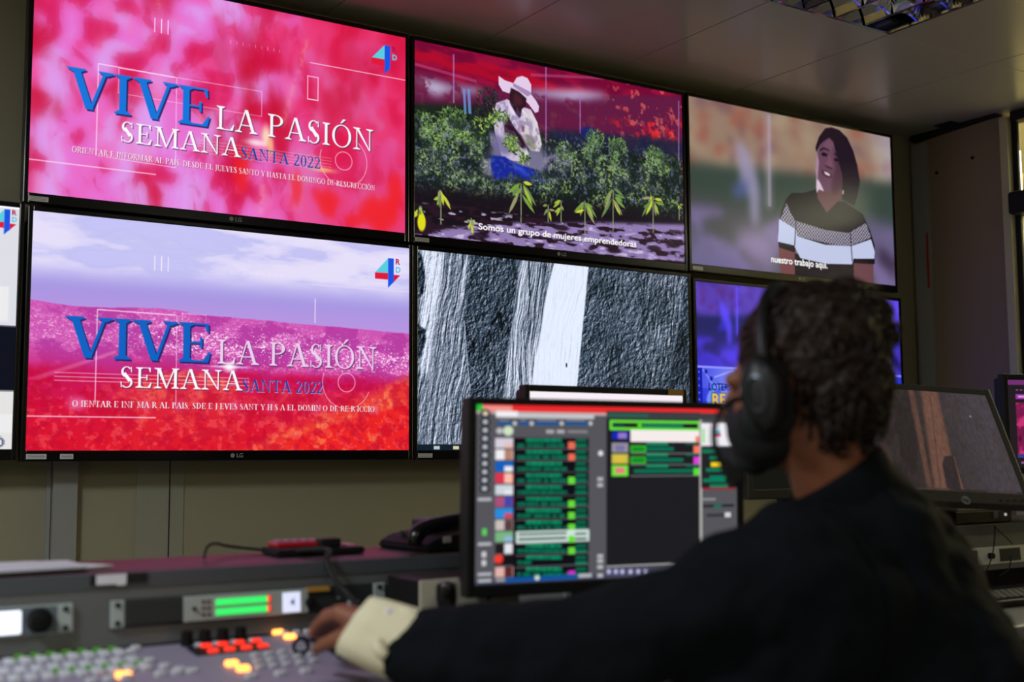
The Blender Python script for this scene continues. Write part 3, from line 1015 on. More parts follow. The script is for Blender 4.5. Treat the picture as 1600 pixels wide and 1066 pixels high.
    for (x, y) in ((945, 1010), (1130, 1000), (1215, 985), (330, 940), (700, 905)):
        p = z3([(x, y)])[0]
        c.blob(p, .5, .16, (36, 20, 34), .9, .4)
    # young plants
    YG = [(164, 186, 66), (122, 156, 66), (200, 206, 60), (104, 136, 78), (150, 150, 110)]

    def leaf(x0, y0, x1, y1, w_, col):
        p, q = z3([(x0, y0), (x1, y1)])
        d = Vector((q[0] - p[0], q[1] - p[1]))
        nn = Vector((-d.y, d.x)).normalized() * w_
        c.poly([p, (p[0] + d.x * .35 + nn.x, p[1] + d.y * .35 + nn.y), (p[0] + d.x * .7 + nn.x * .8, p[1] + d.y * .7 + nn.y * .8), q,
                (p[0] + d.x * .7 - nn.x * .8, p[1] + d.y * .7 - nn.y * .8), (p[0] + d.x * .35 - nn.x, p[1] + d.y * .35 - nn.y)], col)
    for (x, y, b, s) in ((145, 735, 890, 1.0), (515, 700, 880, 1.4), (700, 780, 880, .8), (810, 780, 940, 1.1), (940, 730, 920, 1.2), (1125, 760, 930, 1.1), (45, 810, 900, .9), (285, 860, 930, .7), (1245, 800, 870, .4), (640, 800, 880, .7)):
        p, q = z3([(x, y), (x, b)])
        c.line(p, q, .045, (150, 160, 120))
        for j in range(int(7 * s) + 2):
            a = rng.uniform(0, 2 * PI)
            r = 22 * s
            x0, y0 = x + r * .3 * math.cos(a), y + rng.uniform(-10, 40 * s)
            x1 = x0 + math.copysign(rng.uniform(4, 46) * s, math.cos(a))
            leaf(x0, y0, x1, y0 + rng.uniform(5, 80) * s, .055 * s + .02, rng.choice(YG))
    p = z3([(56, 880)])[0]
    c.blob(p, .22, .42, (222, 220, 30), 1, .25)
    c.sans('Somos un grupo de mujeres emprendedoras', 3.40, 8.42, .30, (255, 252, 255), width=9.4, bold=.035, shadow=.8)
    return c


def pic_rock():
    c = Canvas(40)
    U, V = c.U, c.V
    z = lambda L: [tvuv('E', 645 + x / 3.136, 380 + y / 3.136) for x, y in L]
    lean = U + V * .17
    w1 = (fbm(U * .6, V * .3, 3, 3) - .5) * .7

    def relief(fx, fy, seed, e=.035, oct=5):
        a_ = fbm((lean + w1) * fx, V * fy, oct, seed, .62)
        b_ = fbm((lean + e + w1) * fx, (V + e * .6) * fy, oct, seed, .62)
        return (a_ - b_) / e
    r1 = relief(6.0, 4.6, 7, .03, 5)
    r2 = relief(8.0, .55, 27, .03, 5)
    n = fbm(U * .9, V * .9, 4, 41)
    lum = 64 + 34 * r1 * .5 + 60 * (n - .5)
    # left face: pale and streaked, fading to the right and downwards
    m = c.gauss(c.mask_poly(z([(25, 30), (280, 60), (250, 380), (275, 700), (300, 1010), (25, 1010)])), .05)
    lum = lum * (1 - m) + m * (112 + 36 * r2 * .4 + 26 * r1 * .4)
    m = c.gauss(c.mask_poly(z([(40, 30), (150, 50), (135, 240), (100, 420), (80, 640), (45, 640), (40, 400), (60, 220)])), .08)
    lum = lum + m * 92
    m = c.gauss(c.mask_poly(z([(270, 70), (245, 250), (225, 330), (250, 120)])), .05)
    lum = lum + m * 60
    for P in ([(20, 40), (45, 60), (62, 170), (50, 250), (35, 240), (20, 200)], [(25, 400), (60, 420), (66, 470), (40, 560), (25, 560)]):
        m = c.gauss(c.mask_poly(z(P)), .03)
        lum = lum * (1 - m) + m * (38 + 30 * r1 * .5)
    # dark middle face
    m = c.gauss(c.mask_poly(z([(285, 60), (510, 90), (480, 400), (450, 640), (400, 740), (285, 740), (250, 400)])), .05)
    lum = lum - m * 8
    # textured pale rib, then the white band
    rib = c.gauss(c.mask_poly(z([(525, 85), (685, 100), (625, 440), (600, 660), (520, 1000), (400, 1000), (445, 760), (470, 500), (505, 250)])), .012)
    lum = lum * (1 - rib) + rib * (146 + 50 * r2 * .4 + 14 * r1 * .4 + 40 * (n - .5))
    m = c.gauss(c.mask_poly(z([(600, 100), (680, 110), (625, 430), (570, 520), (560, 330)])), .08)
    lum = lum - m * 44
    wh = c.gauss(c.mask_poly(z([(690, 100), (860, 118), (835, 380), (775, 1000), (520, 1000), (560, 800), (625, 430), (655, 240)])), .010)
    lum = lum * (1 - wh) + wh * (216 + 20 * r2 * .25 + 10 * (n - .5))
    # right face with a lit edge
    m = c.gauss(c.mask_poly(z([(1140, 150), (1335, 165), (1290, 450), (1240, 690), (1150, 690), (1130, 400)])), .10)
    lum = lum + m * (10 + 26 * r2 * .4)
    m = c.gauss(c.mask_poly(z([(860, 110), (1140, 150), (1130, 400), (1170, 990), (775, 990), (835, 380)])), .10)
    lum = lum + m * 4
    m = c.gauss(c.mask_poly(z([(1340, 170), (1350, 700), (1260, 700), (1300, 440)])), .06)
    lum = lum - m * 26
    lum = np.clip((lum - 60) * 1.18 + 62, 8, 240)
    c.a[:] = lum[..., None]
    for L, w_, v, al in (([(1335, 175), (1318, 280), (1296, 420), (1250, 640)], .07, 120, .7), ([(1140, 150), (1128, 300), (1135, 420), (1120, 520)], .06, 30, .6),
                         ([(252, 380), (262, 520), (280, 720)], .05, 190, .8), ([(270, 590), (320, 640)], .04, 170, .7), ([(568, 90), (573, 260)], .09, 26, .8), ([(540, 380), (548, 520)], .05, 50, .7),
                         ([(385, 400), (430, 340), (436, 430)], .14, 14, .9), ([(372, 425), (384, 485)], .10, 16, .8), ([(400, 560), (405, 640)], .07, 22, .7), ([(310, 320), (360, 370)], .05, 30, .6), ([(490, 80), (505, 180)], .20, 18, .6),
                         ([(1000, 440), (995, 600)], .06, 32, .7), ([(885, 340), (960, 365)], .05, 40, .6), ([(1005, 375), (1050, 395), (1070, 430)], .07, 36, .6), ([(1105, 430), (1125, 540), (1180, 680)], .06, 36, .6), ([(820, 560), (870, 640)], .04, 150, .5),
                         ([(850, 560), (880, 660)], .04, 130, .5), ([(1010, 280), (1030, 284)], .10, 24, .8)):
        q = z(L)
        for p0, p1 in zip(q, q[1:]):
            c.line(p0, p1, w_, (v, v, v), al)
    lum = c.a[..., 0].copy()
    t = sst(30, 190, lum)[..., None]
    c.a = lum[..., None] * (np.array([.66, .92, 1.18]) * (1 - t) + np.array([.96, 1.0, 1.10]) * t)
    x, y = z([(752, 598)])[0]
    c.blob((x, y), .05, .12, (60, 50, 52), 1, .3)
    c.rect(0, 8.72, 16, 9, (16, 32, 44))
    for k, col in enumerate(((190, 200, 205), (214, 208, 170), (48, 178, 200), (200, 226, 240), (52, 120, 200), (220, 220, 225))):
        c.rect(.85 + k * 1.0, 8.79, 1.15 + k * 1.0, 8.94, col)
    return c


def woman_scene(res=34):
    c = Canvas(res)
    U, V = c.U, c.V
    z4 = lambda L: [tvuv('C', 1060 + x / 2.05, 130 + y / 2.05) for x, y in L]
    n = fbm(U * .9, V * 1.1, 4, 3)
    n2 = fbm(U * .6, V * .9, 4, 33)
    c.a[:] = (160, 132, 110)
    c.mix(sst(.48, .68, n) * .8, (162, 96, 78))
    c.mix(sst(.48, .66, n2) * .8, (176, 156, 124))
    c.mix(sst(.6, .75, fbm(U, V, 4, 55)) * .6, (120, 84, 92))
    c.mix(sst(13.2, 15.8, U - V * .3) * .5, (190, 190, 214))
    c.mix(sst(3.1, 4.0, V + .05 * U) * .95, (54, 72, 62))
    c.mix(sst(4.6, 6.2, V - .05 * U) * .8, (84, 80, 84))
    c.mix(sst(.48, .62, n2) * sst(5.4, 6.4, V), (128, 112, 156))
    c.poly(z4([(190, 470), (300, 470), (330, 600), (240, 580), (190, 520)]), (168, 146, 190), .8, .35)
    c.poly(z4([(40, 430), (150, 560), (200, 610), (40, 580)]), (108, 104, 140), .7, .4)
    c.poly(z4([(590, 430), (690, 460), (690, 640), (620, 560)]), (122, 108, 150), .8, .3)
    c.poly(z4([(640, 520), (690, 560), (690, 620), (640, 570)]), (52, 38, 58), .8, .2)
    c.poly(z4([(180, 190), (215, 200), (250, 290), (262, 350), (255, 450), (235, 450), (225, 350), (180, 360), (200, 310)]), (166, 158, 190), .85, .13)
    c.poly(z4([(170, 330), (225, 310), (215, 365), (175, 365)]), (70, 84, 136), .8, .12)
    c.line(*z4([(285, 100), (290, 400)]), .5, (182, 168, 184), .55)
    c.blur(.16)
    c.line(*z4([(290, 100), (292, 395)]), .25, (190, 176, 190), .4)
    # trunk, arms
    SK, SKL, TOP = (104, 66, 72), (168, 128, 140), (24, 18, 28)
    c.poly(z4([(318, 500), (375, 520), (375, 618), (328, 612)]), (124, 74, 76))
    c.poly(z4([(556, 570), (624, 575), (624, 645), (560, 640)]), (112, 70, 76))
    c.poly(z4([(372, 545), (560, 560), (562, 640), (372, 618)]), (36, 28, 36))
    c.poly(z4([(345, 370), (362, 352), (400, 352), (440, 340), (480, 380), (530, 380), (590, 420), (612, 470), (628, 520), (628, 578), (560, 565), (550, 520), (380, 510), (372, 540), (322, 520), (318, 470), (330, 410)]), TOP)
    # bands of the shirt: houndstooth, then white
    hd = [(345, 385), (372, 440), (470, 470), (545, 480), (600, 448), (616, 495), (552, 520), (500, 518), (378, 490), (325, 440)]
    m = c.mask_poly(z4(hd))
    chk = ((np.floor(U * 9) + np.floor(V * 9)) % 2 == 0)
    c.mix(m, (60, 52, 66)).mix(m * chk * .8, (206, 200, 216))
    c.poly(z4([(322, 435), (376, 468), (380, 490), (470, 518), (552, 522), (616, 500), (628, 540), (626, 566), (560, 562), (555, 580), (470, 578), (390, 560), (370, 520), (318, 508)]), (206, 214, 240))
    c.line(*z4([(376, 440), (372, 520)]), .08, (60, 50, 70))
    c.line(*z4([(550, 480), (556, 570)]), .08, (50, 44, 64))
    c.poly(z4([(320, 508), (372, 520), (372, 542), (322, 526)]), TOP)
    c.poly(z4([(560, 562), (628, 562), (626, 580), (560, 576)]), TOP)
    # neck, head
    zf = lambda L: [tvuv('C', 1250 + x / 4.1, 190 + y / 4.1) for x, y in L]
    c.poly(zf([(105, 380), (270, 440), (262, 490), (170, 585), (110, 490)]), (104, 66, 70), 1, .02)
    c.poly(zf([(160, 45), (200, 38), (250, 55), (300, 105), (340, 190), (365, 280), (382, 385), (365, 480), (345, 540), (270, 500), (265, 330), (215, 130), (130, 150), (102, 200), (98, 165), (120, 100)]), (34, 20, 34), 1, .015)
    c.poly(zf([(185, 105), (225, 150), (262, 260), (272, 340), (262, 420), (225, 450), (190, 460), (150, 440), (112, 385), (100, 300), (108, 200), (135, 140)]), (110, 72, 92), 1, .02)
    c.poly(zf([(215, 150), (275, 260), (275, 400), (240, 455), (200, 465), (205, 380), (225, 300)]), (76, 42, 56), .75, .08)
    c.poly(zf([(108, 190), (120, 260), (112, 360), (140, 420), (155, 450), (130, 425), (104, 380), (99, 300)]), (206, 170, 190), .75, .03)
    c.poly(zf([(104, 370), (125, 390), (152, 448), (120, 435), (106, 460), (102, 420)]), (236, 214, 226), .9, .015)
    c.poly(zf([(165, 120), (205, 120), (225, 160), (195, 190), (150, 180)]), (140, 100, 120), .35, .08)
    c.poly(zf([(205, 110), (240, 130), (290, 230), (360, 400), (345, 540), (290, 500), (265, 330), (235, 220)]), (32, 20, 34), 1, .02)
    c.poly(zf([(124, 180), (150, 166), (186, 182), (188, 192), (152, 178), (128, 192)]), (36, 20, 30), .95, .008)
    c.poly(zf([(212, 205), (232, 206), (250, 222), (246, 230), (228, 218)]), (30, 16, 26), .95, .008)
    c.poly(zf([(132, 208), (150, 198), (175, 212), (170, 224), (145, 222)]), (22, 12, 20), .95, .01)
    c.poly(zf([(215, 240), (230, 236), (246, 248), (240, 258), (220, 254)]), (20, 10, 18), .95, .01)
    c.poly(zf([(190, 210), (205, 270), (210, 292), (190, 300), (160, 285), (152, 272), (170, 265)]), (132, 86, 104), .7, .02)
    c.poly(zf([(152, 272), (175, 286), (208, 300), (204, 308), (170, 296)]), (48, 26, 38), .8, .012)
    c.poly(zf([(138, 312), (168, 316), (204, 340), (208, 356), (180, 362), (150, 346), (136, 326)]), (84, 40, 56), .95, .012)
    c.poly(zf([(152, 320), (172, 326), (194, 342), (186, 350), (160, 338)]), (236, 226, 232), 1, .006)
    c.poly(zf([(270, 440), (280, 440), (278, 468), (268, 465)]), (214, 190, 170), .9, .01)
    return c


def pic_woman():
    c = woman_scene(34)
    c.a *= np.array([.93, .93, .96])
    c.sans('nuestro trabajo aquí.', 5.80, 8.42, .38, (255, 255, 255), width=4.45, bold=.035, shadow=.8)
    return c


def pic_blue():
    s = woman_scene(34)
    c = Canvas(34)
    half = s.a[::2, ::2]
    hy, hx = half.shape[:2]
    lum = half.mean(-1, keepdims=True)
    t = half * np.array([.50, .42, .85]) + lum * np.array([.06, .05, .62])
    c.a[:hy, :hx] = t
    c.a[:hy, c.nx - hx:] = t
    V, U = c.V, c.U
    c.rect(0, 4.42, 16, 9, (36, 52, 214))
    ang = np.arctan2(V - 5.6, U - 8)
    c.mix((V > 4.5) * sst(.45, .6, np.sin(ang * 18) * .5 + .5) * .35, (120, 130, 255))
    c.mix((V > 4.5) * np.exp(-((U - 2.8) ** 2 / 3 + (V - 5.2) ** 2 / 2)) * .8, (150, 155, 255))
    c.rect(0, 4.5, .35, 9, (14, 24, 170))
    for k in range(9):
        c.rect(.08, 4.7 + k * .36, .18, 4.80 + k * .36, (90, 110, 235))
    c.line((.4, 4.6), (1.8, 6.2), .10, (130, 140, 250), .8)
    c.line((.5, 7.0), (1.5, 6.0), .06, (120, 130, 250), .8)
    c.line((1.2, 5.0), (2.6, 4.6), .10, (170, 175, 255), .7)
    for p in ((.62, 4.72), (.98, 5.08)):
        c.blob(p, .11, .12, (20, 30, 140), 1, .2)
    c.blob((2.6, 6.2), 2.0, 1.0, (120, 140, 250), 1, .06)
    c.blob((2.75, 6.2), 1.85, .9, (60, 90, 225), .9, .08)
    c.blob((2.9, 6.2), 1.55, .82, (130, 140, 252), .9, .1)
    c.ring((2.7, 6.2), 1.75, .12, (40, 150, 220), .8, 100, 215)
    c.sans('LOTERIA', .78, 5.68, .38, (10, 16, 90), width=1.85, bold=.02)
    c.sans('REAL', .98, 6.50, .68, (60, 50, 40), width=2.1, bold=.08)
    c.sans('REAL', 1.01, 6.47, .64, (222, 190, 90), width=2.05, bold=.05)
    c.rect(0, 4.42, 16, 4.54, (150, 150, 255), .95)
    return c


def pic_page():
    c = Canvas(16, base=(222, 222, 230))
    c.rect(0, 0, 16, .06, (250, 250, 255))
    c.rect(0, 4.45, 16, 6.85, (10, 14, 28))
    c.rect(15.0, 3.0, 15.7, 4.3, (236, 236, 238))
    c.rect(0, 6.86, 16, 9, (228, 227, 226))
    c.rect(15.5, 7.7, 16, 8.4, (236, 236, 236))
    for k in range(4):
        c.ring((13.9 + k * .55, 8.72), .14, .07, (20, 40, 80))
    return c


def pic_page_fine():
    """same page with the logo, on a finer grid"""
    c = Canvas(36, base=(222, 222, 230))
    s = pic_page()
    yi = np.clip((np.arange(c.ny) * s.ny / c.ny).astype(int), 0, s.ny - 1)
    xi = np.clip((np.arange(c.nx) * s.nx / c.nx).astype(int), 0, s.nx - 1)
    c.a = s.a[yi][:, xi].copy()
    rd4(c, 15.0, .10, .72)
    return c


def plane_uv(c, a, t, ro, w, h, uw=16, uh=9):
    rx = Vector((math.cos(a), math.sin(a), 0))
    n0 = Vector((math.sin(a), -math.cos(a), 0))
    up = math.cos(t) * Vector((0, 0, 1)) - math.sin(t) * n0
    r2 = math.cos(ro) * rx + math.sin(ro) * up
    u2 = -math.sin(ro) * rx + math.cos(ro) * up
    nn = r2.cross(u2)
    c = Vector(c)

    def f(px, py):
        d = Vector(ray(px, py))
        o = Vector(CAM)
        k = (c - o).dot(nn) / d.dot(nn)
        p = o + k * d - c
        return ((p.dot(r2) / w + .5) * uw, (.5 - p.dot(u2) / h) * uh)
    f.matrix = Matrix((r2, -nn, u2)).transposed().to_4x4()     # local x right, y into the screen, z up
    f.matrix.translation = c
    return f


DELL = plane_uv((.605, -1.887, .990), -.123, -.023, -.004, .531, .299)
HPM = plane_uv((1.753, -1.601, 1.095), -.320, .563, -.066, .531, .299)


def pic_playout():
    """the playout list on the operator's monitor"""
    c = Canvas(32, base=(84, 84, 90))
    q = lambda x, y: DELL(720 + x / 2.665, 580 + y / 2.665)

    def R(x0, y0, x1, y1, col, al=1.0, b=0.0):
        p0, p1 = q(x0, (y0 + y1) / 2), q(x1, (y0 + y1) / 2)
        pm0, pm1 = q((x0 + x1) / 2, y0), q((x0 + x1) / 2, y1)
        c.rect(p0[0], pm0[1], p1[0], pm1[1], col, al, b)
    GR, DK = (0, 150, 105), (14, 12, 20)
    c.rect(0, 0, 16, .34, (232, 42, 44))
    c.rect(.1, .06, 2.0, .32, (240, 150, 140))
    c.rect(0, 0, .35, .34, (40, 190, 60))
    c.rect(0, .34, 16, .48, (190, 170, 170))
    c.rect(0, 8.75, 16, 9, (66, 66, 86))
    # side column of round keys
    for k in range(10):
        x, y = q(103 - k * .4, 178 + k * 34.6)
        c.blob((x, y), .30, .23, (36, 38, 50), .9, .2)
        c.blob((x, y), .15, .12, (236, 216, 180) if k == 0 else (190, 196, 200), 1, .3)
    for y in (534, 720, 845, 872):
        R(72, y - 6, 128, y + 6, (196, 196, 206), .9)
    R(90, 655, 108, 684, (90, 210, 90))
    for y in (763, 798):
        R(88, y - 12, 106, y + 12, (206, 206, 210))
    # search field and filters
    R(147, 180, 555, 198, (196, 196, 200))
    R(147, 168, 238, 190, (240, 240, 244))
    for a, b in ((152, 215), (240, 285), (310, 410), (432, 530)):
        R(a, 213, b, 226, (14, 84, 150))
        R(a + 8, 203, b - 14, 209, (160, 160, 166), .7)
        x, y = q(b + 10, 219)
        c.blob((x, y), .12, .12, (200, 200, 204), 1, .3)
    x, y = q(198, 250)
    c.blob((x, y), .3, .26, (206, 226, 196), 1, .2)
    x, y = q(162, 250)
    c.blob((x, y), .2, .16, (190, 190, 194), 1, .2)
    for a, b in ((356, 388), (400, 432)):
        R(a, 246, b, 260, (176, 176, 180))
    R(445, 248, 528, 258, (150, 150, 156), .8)
    # the clip list
    R(218, 280, 532, 856, DK)
    pal = [((214, 206, 220), (230, 190, 184)), ((240, 238, 242), (180, 130, 110)), ((14, 96, 190), (238, 240, 244)), ((220, 50, 80), (250, 190, 170)), ((206, 212, 220), (230, 232, 236)),
           ((170, 80, 120), (70, 70, 170)), ((40, 140, 220), (210, 70, 90)), ((200, 190, 186), (90, 60, 60)), ((120, 180, 130), (150, 180, 220)), ((30, 26, 30), (226, 228, 234)), ((20, 14, 18), (20, 14, 18)), ((226, 176, 170), (90, 40, 40))]
    badge = {0: (250, 110, 86), 1: (250, 110, 86), 3: (110, 226, 60), 5: (110, 226, 60), 6: (110, 226, 60), 7: (110, 226, 60), 8: (110, 226, 60), 9: (110, 226, 60), 11: (214, 50, 210)}
    rr = random.Random(3)
    for k in range(12):
        y = 280 + k * 48.6
        R(144, y, 218, y + 41, pal[k][0])
        R(182, y + (0 if k % 2 else 20), 216, y + 41, pal[k][1])
        if k == 10:
            x, yy = q(158, y + 16)
            c.blob((x, yy), .26, .24, (240, 60, 50), 1, .2)
        R(230, y + 43, 534, y + 46, (110, 110, 114))
        if k == 8:
            R(230, y - 6, 534, y + 44, (210, 226, 220))
            R(240, y + 4, 440, y + 12, (10, 60, 50))
            R(240, y + 24, 440, y + 33, (10, 60, 50))
            R(476, y + 4, 524, y + 12, (10, 60, 50))
            R(476, y + 24, 524, y + 33, (10, 60, 50))
        else:
            x = 272
            while x < 418:
                w_ = rr.uniform(8, 26)
                R(x, y + 2, min(x + w_, 420), y + 17, GR, .85 + .15 * rr.random())
                x += w_ + 2
            x = 236
            while x < (440 if k != 10 else 280):
                w_ = rr.uniform(10, 40)
                R(x, y + 24, min(x + w_, 442), y + 37, (0, 126, 92), .9)
                x += w_ + rr.choice((2, 3, 10))
            R(478, y + 3, 522, y + 16, (0, 130, 92), .8)
            R(476, y + 24, 524, y + 37, (0, 136, 96), .85)
        if k in badge:
            R(447, y + 16, 475, y + 44, badge[k])
            R(452, y + 28, 470, y + 31, (60, 90, 60), .6)
    R(186, 852, 486, 872, (14, 80, 150))
    R(146, 862, 184, 876, (150, 150, 156))
    R(490, 842, 545, 858, (176, 176, 184))
    x, y = q(318, 860)
    c.blob((x, y), .15, .13, (220, 222, 200), 1, .3)
    for y_ in (450, 475, 770, 790, 815, 850):
        R(568, y_ - 8, 592, y_ + 8, (190, 190, 196), .9)
    x, y = q(582, 343)
    c.blob((x, y), .16, .15, (226, 226, 232), 1, .3)
    # right hand list
    R(606, 170, 996, 802, (28, 28, 32))
    R(606, 174, 1160, 204, (60, 62, 66))
    R(612, 180, 780, 192, (20, 110, 90), .8)
    R(606, 802, 1010, 806, (190, 188, 184))
    R(604, 806, 1160, 860, (66, 66, 84))
    for x_ in (616, 645, 672, 706, 738, 768):
        R(x_ - 10, 822, x_ + 10, 846, (120, 120, 170))
        R(x_ - 5, 828, x_ + 5, 840, (216, 216, 232))
    R(620, 207, 996, 248, (110, 232, 66))
    R(630, 218, 986, 238, (26, 28, 34))
    R(634, 222, 680, 234, (14, 80, 60))
    R(736, 220, 752, 234, (90, 240, 20))
    R(756, 222, 925, 234, (10, 140, 96))
    y = 252
    R(630, 254, 696, 284, (16, 40, 190))
    R(655, 258, 690, 282, (150, 120, 200))
    R(706, 248, 996, 296, (246, 236, 236))
    R(976, 272, 998, 298, (240, 130, 110))
    for k, col in ((0, (150, 146, 160)), (1, (200, 190, 80)), (2, (110, 226, 60))):
        y = 300 + k * 46
        R(628, y, 696, y + 40 + (k == 2) * 6, col)
        R(642, y + 10, 682, y + 34, ((120, 116, 160), (220, 190, 60), (240, 120, 130))[k])
        R(772, y - 2, 862, y + 10, GR, .9)
        R(935, y - 2, 985, y + 8, (0, 110, 84), .8)
        if k < 2:
            R(706, y + 11, 770, y + 40, (60, 190, 40))
            R(712, y + 17, 764, y + 34, (14, 130, 40))
        R(772 if k < 2 else 720, y + 17, 885 + k * 40, y + 32, (0, 120, 88), .9)
        R(706, y + 42, 994, y + 46, (120, 120, 122))
        R(968, y + 12, 998, y + 42, ((250, 120, 96), (226, 60, 222), (90, 220, 60))[k])
    # third column: picture, clocks, controls
    R(992, 204, 1004, 720, (170, 168, 164))
    R(1000, 218, 1046, 312, (238, 234, 240))
    R(1006, 240, 1014, 300, (130, 226, 110))
    R(1050, 218, 1150, 312, (240, 238, 244))
    R(1060, 248, 1080, 262, (80, 190, 220))
    R(1060, 262, 1082, 274, (214, 30, 60))
    R(1000, 318, 1150, 486, (34, 34, 38))
    for (a, y, b) in ((1004, 335, 1060), (1035, 362, 1065), (1020, 412, 1085), (1035, 442, 1105), (1008, 455, 1100), (1035, 478, 1110)):
        R(a, y - 7, b, y + 7, (0, 140, 100), .85)
    R(1040, 380, 1082, 398, (244, 210, 30))
    R(1004, 486, 1140, 494, (150, 40, 50))
    R(1006, 530, 1060, 538, (150, 150, 154))
    R(1006, 556, 1136, 566, (30, 30, 34))
    R(1052, 556, 1085, 568, (20, 110, 90))
    R(1022, 594, 1096, 606, (50, 50, 56))
    R(1098, 588, 1122, 608, (210, 208, 210))
    return c


def pic_dim_rock():
    c = Canvas(24)
    U, V = c.U, c.V
    q = HPM
    f = fbm(U * 1.6 + V * .2, V * .5, 5, 7)
    c.a[:] = (44, 38, 37)
    c.mix(sst(7.5, 15.5, U) * .9, (72, 66, 72))
    c.mix(sst(.45, .6, f) * .35, (66, 56, 54))
    P = lambda L: [q(1340 + x / 2.665, 560 + y / 2.665) for x, y in L]
    c.poly(P([(210, 130), (232, 130), (315, 550), (292, 550)]), (104, 72, 60), .75, .05)
    c.poly(P([(262, 135), (330, 140), (388, 400), (440, 552), (320, 550)]), (108, 76, 64), .95, .06)
    c.poly(P([(95, 330), (135, 400), (150, 560), (110, 560)]), (92, 66, 58), .6, .1)
    c.poly(P([(362, 408), (400, 405), (432, 552), (370, 540), (352, 440)]), (50, 42, 42), 1, .04)
    c.line(*P([(400, 410), (438, 550)]), .06, (130, 88, 66), .8)
    c.line(*P([(300, 150), (345, 540)]), .09, (66, 50, 48), .6)
    x, y = P([(468, 243)])[0]
    c.blob((x, y), .09, .10, (170, 140, 136), .9, .5)
    g = fbm(U * 9, V * 3, 3, 4)
    c.a *= (.86 + .3 * g)[..., None]
    c.rect(0, 8.78, 16, 9, (42, 34, 34), .7)
    for k in range(14):
        c.rect(7.2 + k * .2, 8.82, 7.3 + k * .2, 8.92, (120, 100, 96), .6)
        c.rect(13.0 + k * .18, 8.82, 13.1 + k * .18, 8.92, (120, 100, 110), .5)
    return c


def pic_whitebar():
    c = Canvas(18, base=(24, 18, 28))
    c.rect(0, 0, 16, .72, (250, 240, 248))
    c.rect(0, .72, 16, 1.0, (60, 50, 62))
    for k in range(14):
        c.rect(.3 + k * 1.1, 1.3, 1.1 + k * 1.1, 1.5, (120, 120, 130))
    return c


def pic_mag2():
    c = Canvas(16, base=(34, 28, 34))
    U, V = c.U, c.V
    c.rect(0, 0, 16, .55, (112, 48, 112))
    for k in range(20):
        c.rect(.95 + k * .5, 1.0, 1.25 + k * .5, 1.15, (130, 70, 120))
    c.rect(.9, 1.5, 12, 2.0, (150, 54, 160))
    c.rect(1.2, 1.65, 5, 1.85, (214, 150, 214))
    c.rect(.9, 2.35, 15, 8.0, (120, 26, 74))
    n = fbm(U * .7, V * .9, 4, 4)
    m = ((V > 2.35) & (V < 8.0) & (U > .9)).astype(float)
    c.mix(m * sst(.5, .65, n), (196, 52, 110))
    c.mix(m * sst(.45, .3, n), (60, 22, 44))
    c.rect(.9, 7.6, 15, 8.0, (60, 60, 130))
    c.rect(1.2, 8.4, 6, 8.6, (150, 80, 150))
    return c


# ------------------------------------------------------------------ the room
ZC = 2.565           # ceiling
YW = .13             # screen wall
XR = 4.0             # right wall


def struct(name, mb, m, parent=None, smooth=False):
    o = mb.build(name, m, parent, smooth)
    if parent is None:
        o['kind'] = 'structure'
    return o


struct('floor', MB().box((.6, -2.7, -.05), (9.2, 6.4, .1)), M['floor'])
struct('wall_back', MB().box((.6, YW + .05, ZC / 2), (7.2, .1, ZC + .2)), M['wall'])
struct('wall_left', MB().box((-2.55, -2.7, ZC / 2), (.1, 5.7, ZC + .2)), M['wall'])
struct('wall_front', MB().box((.6, -5.6, ZC / 2), (7.2, .1, ZC + .2)), M['wall'])

# ceiling: laid panels with thin shadow gaps
cb = MB()
xs = [-2.9, -1.45, -.85, -.25, .35, .95, 1.55, 2.15, 2.75, 3.35, 3.95, 5.2]
ys = [.28, -.78, -1.98, -3.18, -4.38, -5.7]
for i in range(len(xs) - 1):
    for j in range(len(ys) - 1):
        if (xs[i], xs[i + 1]) == (2.15, 2.75) and j == 1:
            continue
        cb.box(((xs[i] + xs[i + 1]) / 2, (ys[j] + ys[j + 1]) / 2, ZC + .01), (xs[i + 1] - xs[i] - .004, ys[j] - ys[j + 1] - .003, .02), bev=.0012, seg=1)
ceil = struct('ceiling', cb, M['ceil'])
struct('ceiling_void', MB().box((1.0, -2.7, ZC + .16), (8.6, 6.4, .02)), M['seam'])

# recessed louvre light fixtures


